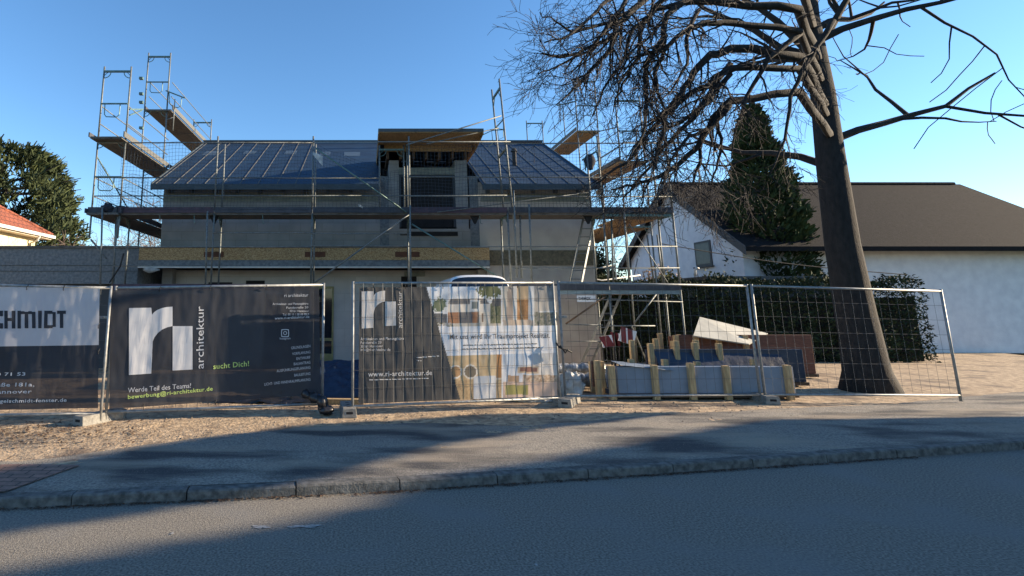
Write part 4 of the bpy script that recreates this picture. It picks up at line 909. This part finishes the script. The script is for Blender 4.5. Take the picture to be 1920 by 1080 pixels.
# ------------------------------------------------------------------ white van behind the picture banner
van = thing('van', (2.45, 10.6, .12), 'white van parked behind the picture banner, only its rounded roof and dark windscreen showing', 'van')
def sect(y):   # half width at floor, waist, roof edge and roof height along the length
    t = (y-10.6)
    if t < .0: return None
    nose = min(1, t/1.0); hh = 1.15+.2*nose if t < .75 else min(2.43, 1.35+(t-.75)*1.75)
    wr = .90 if hh < 1.4 else .88-.26*(hh-1.4)/1.0
    return .90*(.86+.14*min(1, t/.5)), .92*(.88+.12*min(1, t/.5)), wr, hh
def vgrid(y0, y1, nu=30):
    mb = MB()
    def f(u, v):
        y = y0+(y1-y0)*u; w0, w1, wr, hh = sect(y); hh_ = hh
        a = v*2-1; s_ = 1 if a > 0 else -1; a = abs(a)
        if a > .66: k_ = (1-a)/.34; x = w0+(w1-w0)*k_; z = .35+.6*k_
        elif a > .34: k_ = (.66-a)/.32; x = w1+(wr-w1)*k_**1.3; z = .95+(hh_-.16-.95)*k_
        else: k_ = (.34-a)/.34; th = k_*math.pi/2; x = wr*math.cos(th)**.6; z = hh_-.16+.16*math.sin(th)**.8
        return Vector((2.45+s_*x, y, z))
    mb.grid(f, nu, 40); return mb
body = vgrid(10.6, 14.4, 40); body.v += []; bo = body.build('body', 'van_paint', van, smooth=True)
m = MB(); f0 = [Vector((2.45+s*w, 10.6, z)) for s, w, z in ((-1, .77, .35), (1, .77, .35), (1, .8, .95), (.9, .75, 1.15), (-.9, .75, 1.15), (-1, .8, .95))]; m.add(f0, [(0, 1, 2, 3, 4, 5)]); m.build('front_panel', 'van_paint', van)
def ws(u, v):
    y = 11.32+.612*v; w0, w1, wr, hh = sect(y); th = R(158-136*u); c_ = math.cos(th)
    return Vector((2.45+(1 if c_ > 0 else -1)*wr*abs(c_)**.6*.97, y-.03, hh-.16+.16*math.sin(th)**.8+.012))
MB().grid(ws, 24, 12).build('windscreen', 'glass', van, smooth=True)
for s_ in (-1, 1):
    for y_ in (11.4, 13.7):
        w = MB().tube([(2.45+s_*.80, y_, .43), (2.45+s_*.95, y_, .43)], .31, 20).build('wheel', 'rubber', van); MB().tube([(2.45+s_*.94, y_, .43), (2.45+s_*.957, y_, .43)], .19, 16).build('rim', 'steel', w)
    MB().box(2.45+s_*.55-.12, 2.45+s_*.55+.12, 10.585, 10.62, .78, .92).build('headlight', 'glass', van); MB().box(2.45+s_*1.02-.06, 2.45+s_*1.02+.06, 11.3, 11.38, 1.15, 1.4).build('mirror', 'rubber', van)

# ------------------------------------------------------------------ vegetation helpers
def leaves(mb, c, r, n, s, rng, flat=1.0, shell=.0):
    for _ in range(n):
        while True:
            d = Vector((rng.uniform(-1, 1), rng.uniform(-1, 1), rng.uniform(-1, 1)))
            if shell < d.length <= 1: break
        p = Vector((c[0]+d.x*r[0], c[1]+d.y*r[1], c[2]+d.z*r[2])); u = Vector((rng.gauss(0, 1), rng.gauss(0, 1), rng.gauss(0, 1)*flat)).normalized(); w = u.cross(Vector((rng.gauss(0, 1), rng.gauss(0, 1), rng.gauss(0, 1)))).normalized()
        k = s*rng.uniform(.6, 1.3); mb.add([p-u*k*.2, p+w*k*.35+u*k*.4, p+u*k, p-w*k*.35+u*k*.4], [(0, 1, 2, 3)])
rng = random.Random(21)
def grow(mb, p, d, ln, r, depth, rng, droop=0, spread=.7, thin=None, twist=.25, kids=(3, 5), seg=5, minr=.0035):
    pts = [p.copy()]; rad = [r]; dd = d.normalized()
    for i in range(seg):
        dd = (dd+Vector((rng.gauss(0, twist), rng.gauss(0, twist), rng.gauss(0, twist)-droop*.25))).normalized(); pts.append(pts[-1]+dd*ln/seg); rad.append(max(minr, r*(1-.75*(i+1)/seg)))
    mb.tube(pts, rad, 5 if r > .012 else 3, cap=False)
    if depth <= 0: return
    for k in range(rng.randint(*kids)):
        t = rng.uniform(.25, 1.0); i = min(seg-1, int(t*seg)); q = pts[i].lerp(pts[i+1], t*seg-i); ax = (pts[i+1]-pts[i]).normalized()
        s_ = Vector((rng.gauss(0, 1), rng.gauss(0, 1), rng.gauss(0, 1))); s_ = (s_-ax*s_.dot(ax)).normalized(); nd = (ax*(1-spread*.5)+s_*spread).normalized()
        grow(mb, q, nd, ln*rng.uniform(.45, .75), max(minr, rad[i]*rng.uniform(.5, .7)), depth-1, rng, droop, spread, thin, twist, kids, max(3, seg-1), minr)

# big bare tree reaching in from the right
bt = thing('bare_tree', (9.9, 11.2, .12), 'large leafless tree whose drooping branches reach in from the right', 'tree')
tr = MB(); tr.tube([(9.9, 11.2, -.1), (9.88, 11.18, .5), (9.8, 11.15, 1.6), (9.7, 11.1, 3.0), (9.65, 11.0, 4.6), (9.7, 11.0, 6.2), (9.8, 11.1, 8), (10.1, 11.2, 10.5)], [.55, .37, .31, .28, .25, .20, .14, .06], 24)
tr.v = [Vector((v.x+.035*nz(v.x, v.y, v.z*.3, 9)+.02*nz(v.x, v.y, v.z, 17), v.y+.035*nz(v.y, v.x, v.z*.3, 9), v.z)) for v in tr.v]
tr.build('trunk', 'bark', bt, smooth=True)
LB = MB(); TW = MB()
limbs = [
 # (radius start, depth start, depth end, photo points)
 (.075, 8.0, 7.2, [(1640, 60), (1500, 15), (1370, 5), (1290, 3), (1252, 29), (1245, 65), (1247, 107), (1226, 139), (1229, 175), (1252, 211)]),
 (.060, 8.0, 7.0, [(1640, 90), (1500, 60), (1370, 45), (1316, 44), (1268, 71), (1245, 91), (1200, 107), (1161, 152), (1154, 194)]),
 (.080, 8.2, 7.3, [(1660, 180), (1500, 110), (1370, 91), (1333, 100), (1300, 133), (1277, 181), (1252, 211), (1242, 256), (1232, 292), (1226, 318)]),
 (.070, 7.9, 6.6, [(1640, 20), (1500, -50), (1370, -70), (1280, -50), (1206, 3), (1183, 26), (1158, 52), (1151, 68), (1115, 84), (1083, 104), (1051, 107), (1018, 100)]),
 (.045, 7.4, 6.8, [(1158, 52), (1151, 68), (1141, 100), (1115, 130), (1090, 149), (1067, 175), (1040, 195)]),
 (.050, 7.9, 7.0, [(1300, -40), (1242, 0), (1200, 55), (1193, 104), (1167, 155), (1150, 200)]),
 (.075, 8.3, 7.8, [(1660, 260), (1500, 170), (1370, 191), (1342, 220), (1310, 275), (1277, 301), (1235, 330), (1187, 350), (1150, 355)]),
 (.028, 8.0, 7.7, [(1310, 275), (1313, 308), (1300, 334), (1310, 350), (1330, 375)]),
 (.060, 8.2, 7.4, [(1650, 210), (1500, 130), (1370, 130), (1333, 149), (1284, 181), (1252, 214), (1219, 246), (1187, 292), (1141, 324), (1115, 340)]),
 (.050, 8.4, 8.0, [(1370, 120), (1335, 170), (1300, 220), (1262, 262), (1225, 300), (1190, 345), (1165, 372)]),
 (.045, 7.6, 6.9, [(1245, 65), (1215, 120), (1212, 190), (1205, 250), (1180, 300)]),
 (.040, 8.2, 7.8, [(1370, 140), (1320, 200), (1275, 230), (1240, 240), (1205, 245)]),
 (.045, 7.6, 6.4, [(1400, -120), (1250, -60), (1140, 0), (1105, 30), (1062, 66), (1020, 80)]),
 (.036, 7.4, 6.6, [(1240, -40), (1175, -5), (1130, 60), (1100, 95), (1040, 130), (1010, 140)]),
 (.045, 7.8, 6.8, [(1300, 3), (1230, 20), (1190, 50), (1170, 110), (1130, 170), (1110, 220)]),
 (.040, 8.0, 7.4, [(1370, 200), (1330, 240), (1290, 260), (1255, 300), (1240, 350)]),
 (.030, 8.1, 7.8, [(1342, 220), (1355, 260), (1345, 300), (1335, 340), (1345, 380)]),
 (.045, 8.0, 7.6, [(1500, 60), (1440, 110), (1400, 180), (1380, 240), (1370, 300)]),
 (.045, 8.0, 7.6, [(1560, 40), (1520, 110), (1480, 180), (1470, 260), (1440, 330)]),
 (.035, 7.6, 7.0, [(1310, 20), (1290, 70), (1290, 120), (1262, 160), (1235, 200)]),
 (.030, 7.2, 6.6, [(1183, 26), (1120, 50), (1080, 60), (1040, 40), (1015, 25)]),
]
for i in range(8):    # rest of the crown, right of and above the photo
    a = rng.uniform(-.6, 3.6); grow(LB, Vector((9.7, 11.1, rng.uniform(4.5, 8.5))), Vector((math.cos(a), math.sin(a)*.8, .6)), rng.uniform(3, 4.5), .09, 2, rng, -.3, .8, None, .18, (3, 4), 6, .01)
for li, (r0, y0, y1, pp) in enumerate(limbs):
    n = len(pp); pts = []
    for i, (px, py) in enumerate(pp):
        px2 = px+rng.gauss(0, 2); pts.append(P(px2, py+rng.gauss(0, 2), y0+(y1-y0)*i/(n-1)+rng.gauss(0, .05)))
    if pp[0][0] > 1600: pts = [Vector((9.72, 11.0, max(3.6, P(1560, pp[1][1], 10).z-.6)))]+pts[1:]
    # densify
    q = []
    for a, b in zip(pts, pts[1:]):
        for k in range(3): q.append(a.lerp(b, k/3)+Vector((rng.gauss(0, .012), rng.gauss(0, .012), rng.gauss(0, .012)))*(1 if k else .3))
    q.append(pts[-1]); m_ = len(q); rad = [max(.006, r0*1.0*(1-.82*i/(m_-1))) for i in range(m_)]
    LB.tube(q, rad, 7, cap=True)
    tot = int(m_*.92)
    for k in range(tot):
        t = rng.uniform(.12, 1); i = min(m_-2, int(t*(m_-1))); p = q[i].lerp(q[i+1], rng.random()); ax = (q[i+1]-q[i]).normalized()
        s_ = Vector((rng.gauss(0, 1), rng.gauss(0, .7), rng.gauss(0, 1))); s_ = (s_-ax*s_.dot(ax)).normalized(); d = (ax*.8+s_*.65+Vector((-.03, 0, -.2))).normalized()
        grow(TW, p, d, rng.uniform(.4, 1.0)*(1.05-.42*t), min(.018, rad[i]*.5), 2, rng, .18, .6, None, .17, (3, 5), 5, .0028)
LB.build('limbs', 'bark', bt, smooth=True)
tw = TW.build('twigs', 'twig', bt); tw['kind'] = 'stuff'

# pine behind the left neighbour
pt = thing('pine_tree', (-24.6, 36, .12), 'large dense pine tree standing behind the red roofed house at the left', 'tree')
m = MB(); m.tube([(-20.5, 30, -.5), (-20.6, 30, 4), (-20.2, 30.1, 8.5)], [.35, .3, .1], 10)
for i in range(26):
    a = rng.uniform(0, 6.28); z = rng.uniform(3.2, 9); m.tube([(-20.5, 30, z), (-20.5+math.cos(a)*2.5, 30+math.sin(a)*2.5, z+.4), (-20.5+math.cos(a)*4.2, 30+math.sin(a)*4.2, z+.9)], [.1, .05, .02], 5)
PS = 1.2
def far_scale(m): m.v = [Vector((v.x*PS, v.y*PS, CAMZ+(v.z-CAMZ)*PS if v.z > .5 else v.z)) for v in m.v]
far_scale(m); m.build('trunk', 'bark', pt)
m = MB()
def pine_r(z):    # crown radius by height
    t = (z-2.6)/(10.6-2.6); return 5.1*math.sqrt(max(0, 1-(max(0, t-.1))**1.9))*(.82+.18*min(1, t/.25))
for i in range(1500):
    z = rng.uniform(2.6, 10.5); a = rng.uniform(0, 6.28); rr = pine_r(z)*(.55+.45*rng.random()**.5)*(1+.16*nz(math.cos(a)*2, math.sin(a)*2, z*.6, 1.1)); c = Vector((-20.9+math.cos(a)*rr, 30+math.sin(a)*rr, z))
    if nz(c.x, c.y, c.z, .75) < -.28: continue
    out = Vector((math.cos(a), math.sin(a), .55)).normalized()
    for k in range(16):
        d = (out*.7+Vector((rng.gauss(0, .5), rng.gauss(0, .5), rng.gauss(0, .5)+.25))).normalized(); w = d.cross(Vector((rng.gauss(0, 1), rng.gauss(0, 1), rng.gauss(0, 1)))).normalized(); L_ = rng.uniform(.25, .5); p = c+Vector((rng.gauss(0, .12), rng.gauss(0, .12), rng.gauss(0, .1)))
        m.add([p-w*.05, p+w*.05, p+d*L_+w*.025, p+d*L_-w*.025], [(0, 1, 2, 3)])
for (px, py) in ((118, 428), (126, 425), (110, 436), (100, 415), (108, 400), (112, 382), (104, 372), (92, 360), (80, 345), (66, 333), (84, 420), (95, 440)):
    c = P(px, py, 27+rng.uniform(-1, 1))
    for k in range(60):
        d = (Vector((.4, 0, .6))+Vector((rng.gauss(0, .5), rng.gauss(0, .5), rng.gauss(0, .4)))).normalized(); w = d.cross(Vector((rng.gauss(0, 1), rng.gauss(0, 1), 1))).normalized(); p = c+Vector((rng.gauss(0, .28), rng.gauss(0, .3), rng.gauss(0, .16)))
        m.add([p-w*.04, p+w*.04, p+d*.35+w*.02, p+d*.35-w*.02], [(0, 1, 2, 3)])
far_scale(m); m.build('crown', 'pine', pt)

# far leafless trees
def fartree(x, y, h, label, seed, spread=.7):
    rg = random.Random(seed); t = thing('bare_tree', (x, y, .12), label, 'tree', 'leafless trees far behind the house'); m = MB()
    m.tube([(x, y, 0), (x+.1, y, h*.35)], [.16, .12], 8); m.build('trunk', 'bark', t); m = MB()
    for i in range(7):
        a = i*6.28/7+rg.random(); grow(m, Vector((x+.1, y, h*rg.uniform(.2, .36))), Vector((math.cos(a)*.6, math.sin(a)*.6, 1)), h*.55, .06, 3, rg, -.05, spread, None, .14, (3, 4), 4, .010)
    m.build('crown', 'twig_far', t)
fartree(-13.4, 30, 5.6, 'low leafless tree between the pine and the scaffold, left one', 1); fartree(-11.0, 33, 6.6, 'leafless tree seen through the left scaffold, further right', 2); fartree(-9.5, 27, 6.4, 'leafless tree just behind the left scaffold side net', 3)
fartree(12.2, 33, 7.4, 'leafless tree behind the right scaffold near the white gable', 4); fartree(15.3, 40, 9.5, 'thin leafless tree rising left of the white gable', 5)

# tall narrow conifer and further evergreens at the right
def conifer(x, y, h, r_, label, n, m_='conifer', s=.16, top=.8):
    t = thing('conifer', (x, y, .12), label, 'tree', 'evergreens right of the plot'); MB().tube([(x, y, 0), (x, y, h*.9)], [.14, .03], 8).build('trunk', 'bark', t); mb = MB()
    for _ in range(n):
        z = rng.uniform(.05, 1); rr = r_*min(1, (1-z)**top*1.8+.05)*(.75+.35*rng.random())*(1+.22*nz(x+math.cos(z*9), z*5, 0, 2)); a = rng.uniform(0, 6.28)
        rr *= 1+.2*nz(math.cos(a)*1.5+x, math.sin(a)*1.5, z*6, 1.3); p = Vector((x+math.cos(a)*rr, y+math.sin(a)*rr, .1+z*h))
        for k in range(3):
            d = Vector((math.cos(a)+rng.gauss(0, .5), math.sin(a)+rng.gauss(0, .5), .9+rng.gauss(0, .4))).normalized(); w = d.cross(Vector((rng.gauss(0, 1), rng.gauss(0, 1), rng.gauss(0, 1)))).normalized(); L_ = s*rng.uniform(.7, 1.6); q = p+Vector((rng.gauss(0, .06), rng.gauss(0, .06), rng.gauss(0, .06)))
            mb.add([q-w*L_*.25, q+w*L_*.25, q+d*L_+w*L_*.1, q+d*L_-w*L_*.1], [(0, 1, 2, 3)])
    mb.build('crown', m_, t)
conifer(15.5, 21.0, 9.5, 1.2, 'tall narrow columnar conifer in front of the white house roof, far right', 6000)
# unseen dense evergreens added, crowns shaped to throw the two broad shadows over the pavement
def evergreen(prof, x0, x1, label, n, tp=None):
    ys = [p[0] for p in prof]; t = thing('shadow_evergreen', ((x0+x1)/2, sum(ys)/len(ys), .12), label, 'tree', 'evergreens right of the plot')
    m = MB(); m.prism([(x0, y, z) for y, z in prof], (x1-x0, 0, 0)); m.build('opaque_core', 'conifer', t); mb = MB(); cy = sum(ys)/len(ys); cz = sum(p[1] for p in prof)/len(prof)  # opaque prism added to block the sun along the shadow outline
    for _ in range(n):
        k = rng.randrange(len(prof)); a, b = prof[k], prof[(k+1) % len(prof)]; u = rng.random(); p = Vector((rng.uniform(x0-.1, x1+.1), a[0]+(b[0]-a[0])*u+rng.gauss(0, .02), a[1]+(b[1]-a[1])*u+rng.gauss(0, .02)))
        d = Vector((rng.gauss(0, 1), rng.gauss(0, 1), rng.gauss(0, 1))).normalized(); w = d.cross(Vector((rng.gauss(0, 1), rng.gauss(0, 1), rng.gauss(0, 1)))).normalized(); k_ = rng.uniform(.05, .11); mb.add([p-w*k_*.4, p+d*k_*.5, p+w*k_*.4, p-d*k_*.5], [(0, 1, 2, 3)])
    mb.build('foliage', 'conifer', t); tp = tp or (cy, cz); MB().tube([((x0+x1)/2, tp[0], -.1), ((x0+x1)/2, tp[0], tp[1])], [.2, .15], 8).build('trunk', 'bark', t)
def outline(pts, X):      # outline of a crown at distance X whose shadow edge runs through these places on the ground
    o = []
    for px, py, z in pts: g_ = G(px, py, z); d = X-g_.x; o.append((g_.y+math.tan(R(SUN_AZ))*d, z+d/math.cos(R(SUN_AZ))*math.tan(R(SUN_EL))))
    return o
lo = outline([(1300, 772, .13), (1150, 790, .13), (1000, 806, .13), (850, 830, .13), (700, 868, .13), (600, 895, .13), (400, 942, 0), (200, 972, 0), (0, 1000, 0)], 13.0)
hi = outline([(0, 880, .13), (150, 858, .13), (300, 832, .13), (450, 812, .13), (600, 792, .13), (750, 787, .13), (900, 775, .13)], 12.2)
far = outline([(1330, 803, .13), (1150, 836, .13), (1000, 862, .13), (850, 882, .13), (700, 945, 0), (460, 998, 0), (200, 1040, 0), (0, 1075, 0)], 21.5)
evergreen(lo+[(lo[-1][0]-1.9, lo[-1][1]+1.1), (lo[-1][0]-1.9, lo[-1][1]+2.0)]+hi, 12.2, 13.0, 'unseen added evergreen by the street, slanting crown shaped to cast the pavement shadow', 1800, (4.7, 5.9))
evergreen([(far[0][0]+.5, .1), (far[0][0]+.5, far[0][1]-.35)]+far+[(far[-1][0]-1.7, far[-1][1]+1.3), (2, far[-1][1]+2.5), (0, 9), (0, .1)], 21.5, 23.0, 'unseen added evergreen mass at the bend of the street, outlined to shade the road', 4000)
# hedge behind the racks
def hedge(x0, x1, y, w, h, label, n, m_='hedge', s=.10):
    t = thing('hedge', ((x0+x1)/2, y, .12), label, 'hedge'); mb = MB()
    for _ in range(n):
        u = rng.random(); x = x0+(x1-x0)*u; hh = h*(1+.12*nz(x, 0, 3, 1.3)+.05*nz(x, 0, 7, 4)); side_ = rng.random()
        if side_ < .62: p = Vector((x, y-w/2*(1+.35*nz(x, rng.random()*3, 1, 2)), .12+hh*rng.random()))
        elif side_ < .8: p = Vector((x, y+rng.uniform(-w/2, w/2), .12+hh*(1+rng.uniform(-.04, .04))))
        else: p = Vector((x, y+rng.uniform(-w/2, w/2), .12+hh*rng.random()))
        d = Vector((rng.gauss(0, 1), rng.gauss(-.5, 1), rng.gauss(.4, 1))).normalized(); q = d.cross(Vector((rng.gauss(0, 1), rng.gauss(0, 1), rng.gauss(0, 1)))).normalized(); k = s*rng.uniform(.6, 1.5)
        mb.add([p-q*k*.3, p+d*k*.5-q*k*.1, p+d*k, p+q*k*.3+d*k*.4], [(0, 1, 2, 3)])
    mb.build('foliage', m_, t); m2 = MB(); m2.box(x0+.1, x1-.1, y-w*.22, y+w*.22, .12, h*.86); m2.build('opaque_core', 'dark_void', t)
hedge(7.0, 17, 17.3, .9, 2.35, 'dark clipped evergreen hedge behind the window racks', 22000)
def shrub(x, y, rx, h, label, m_, n, s=.09, extra=None):
    t = thing('shrub', (x, y, .12), label, 'shrub'); mb = MB()
    for i in range(9): a = i*.7; mb.tube([(x, y, .1), (x+math.cos(a)*rx*.4, y+math.sin(a)*rx*.4, h*.6), (x+math.cos(a)*rx*.8, y+math.sin(a)*rx*.5, h*.95)], [.02, .014, .006], 4)
    mb.build('stems', 'bark', t); mb = MB()
    for i in range(14): a = rng.uniform(0, 6.28); q = rng.random(); leaves(mb, (x+math.cos(a)*rx*.6*q, y+math.sin(a)*rx*.5*q, h*rng.uniform(.45, .9)), (rx*.35, rx*.35, h*.16), n//14, s, rng)
    mb.build('foliage', m_, t)
    if extra: mb = MB(); leaves(mb, (x, y, h*.8), (rx*.8, rx*.6, h*.22), extra, .08, rng); mb.build('blossom', 'blossom', t)
shrub(10.05, 18.8, .9, 3.1, 'flowering shrub with yellowish blossom in front of the white house', 'shrub', 1500, extra=500); shrub(8.9, 19.5, 1.0, 3.6, 'leafy evergreen shrub seen through the right scaffold', 'hedge', 3000); shrub(11.6, 18.6, .6, 3.0, 'small bright green shrub below the window of the white house', 'shrub', 1200)
shrub(9.6, 23, 1.3, 4.6, 'tall dark shrub behind the right scaffold left of the white gable', 'hedge', 3500, .12)

# ------------------------------------------------------------------ white house at the right
wh = thing('white_house', (20, 24, .12), 'white rendered house with a steep dark tiled gable roof behind the hedge', 'house')
X0, X1, Yf, Yr, Yb = 14.0, 27.0, 20.3, 24.6, 28.9; ZE, ZR = 4.15, 7.05
m = MB(); m.prism([(X0, Yf, .1), (X0, Yb, .1), (X0, Yb, ZE), (X0, Yr, ZR), (X0, Yf, ZE)], (X1-X0, 0, 0)); m.build('wall', 'white_render', wh)
sl2 = (ZR-ZE)/(Yr-Yf)
for s_ in (-1, 1):
    ye = Yr+s_*(Yr-Yf+.7); ze = ZR-sl2*(Yr-Yf+.7); m = MB(); m.prism([(X0-.35, Yr, ZR+.03), (X0-.35, ye, ze+.03), (X0-.35, ye, ze+.2), (X0-.35, Yr, ZR+.24)], (X1-X0+.7, 0, 0)); rf = m.build('roof', 'roof_dark', wh)
    m = MB(); m.prism([(X0-.38, Yr, ZR-.12), (X0-.38, ye, ze-.12), (X0-.38, ye, ze+.22), (X0-.38, Yr, ZR+.26)], (.03, 0, 0)); m.build('verge_board', 'verge_grey', rf)
m = MB(); 
for i in range(42): m.tube([(X0-.36+i*.32, Yr, ZR+.25), (X0-.36+i*.32+.30, Yr, ZR+.25)], .09, 8)
m.build('ridge_tiles', 'roof_dark', wh)
a = P(1303, 456, 23.2); wf = MB(); wf.box(X0-.03, X0+.02, 22.1, 23.2, 3.38, 4.42); w_ = wf.build('window', 'anthracite', wh); MB().box(X0-.035, X0-.031, 22.2, 23.1, 3.48, 4.33).build('pane', 'window_teal', w_); MB().box(X0-.12, X0+.0, 22.02, 23.28, 3.33, 3.379).build('sill', 'verge_grey', w_)
m = MB(); m.box(X0-.01, X0+.02, 20.8, 21.7, .3, 2.2); m.build('door', 'anthracite', wh)
sh = thing('shed', (13, 18.5, .12), 'flat dark anthracite garden shed in front of the white house', 'shed'); MB().box(11.35, 15.5, 18.3, 20.2, .1, 2.62).build('wall', 'anthracite', sh); MB().box(11.28, 15.6, 18.22, 20.25, 2.621, 2.74).build('roof', 'verge_grey', sh)
lp = P(1316, 502, 18.2); t = thing('vent_hood', (lp.x, 18.5, 2.74), 'small curved white pipe on the roof of the dark shed', 'vent pipe'); MB().tube([(lp.x-.06, 18.5, 2.741), (lp.x-.05, 18.5, 2.95), (lp.x, 18.5, 3.05), (lp.x+.08, 18.5, 3.0)], .035, 8).build('pipe', 'gutter', t, smooth=True)
t = thing('overhead_cable', P(1235, 458, 16), 'thin black cable strung past the white gable', 'cable'); a = P(1240, 457, 16.5); b = P(1700, 515, 16.5); MB().tube([a.lerp(b, i/12)+Vector((0, 0, -.12*math.sin(i/12*math.pi))) for i in range(13)], .014, 5).build('cable_line', 'rubber', t)
# ------------------------------------------------------------------ cream house at the left
ch = thing('cream_house', (-19, 19, .12), 'cream rendered house with a red tiled hip roof behind the garage', 'house')
m = MB(); m.box(-24, -15.45, 12, 25.5, .1, 5.02); m.build('wall', 'cream_render', ch)
ex, ey, ez, pk = -14.95, 26.0, 5.10, .68
hp = 4.3
m = MB(); A_ = [(ex, 12.0, ez), (ex, ey, ez), (ex-2*hp, ey, ez), (ex-2*hp, 12.0, ez)]; B_ = [(ex-hp, 12+hp, ez+hp*pk), (ex-hp, ey-hp, ez+hp*pk)]
m.add(A_+B_, [(0, 1, 5, 4), (1, 2, 5), (2, 3, 4, 5), (3, 0, 4)]); rf = m.build('roof', 'roof_red', ch)
m = MB(); m.tube([Vector(A_[1]), Vector(B_[1])], .09, 8); m.tube([Vector(B_[0]), Vector(B_[1])], .09, 8); m.build('ridge_tiles', 'roof_red', rf)
m = MB(); m.box(ex-.02, ex+.1, 12, ey, ez-.16, ez-.02); m.box(ex-8, ex+.1, ey, ey+.1, ez-.16, ez-.02); g_ = m.build('gutter', 'gutter', rf)
MB().box(-15.44, ex-.03, 12, ey-.02, ez-.22, ez-.14).build('soffit', 'soffit_cream', rf)
c = P(55, 445, 19.0); m = MB(); m.tube([(ex+.02, 25.0, ez-.12), (ex-.1, 25.0, ez-.35), (-15.37, 25.0, ez-.5), (-15.37, 25.0, .2)], .05, 8); m.build('downpipe', 'gutter', rf, smooth=True)
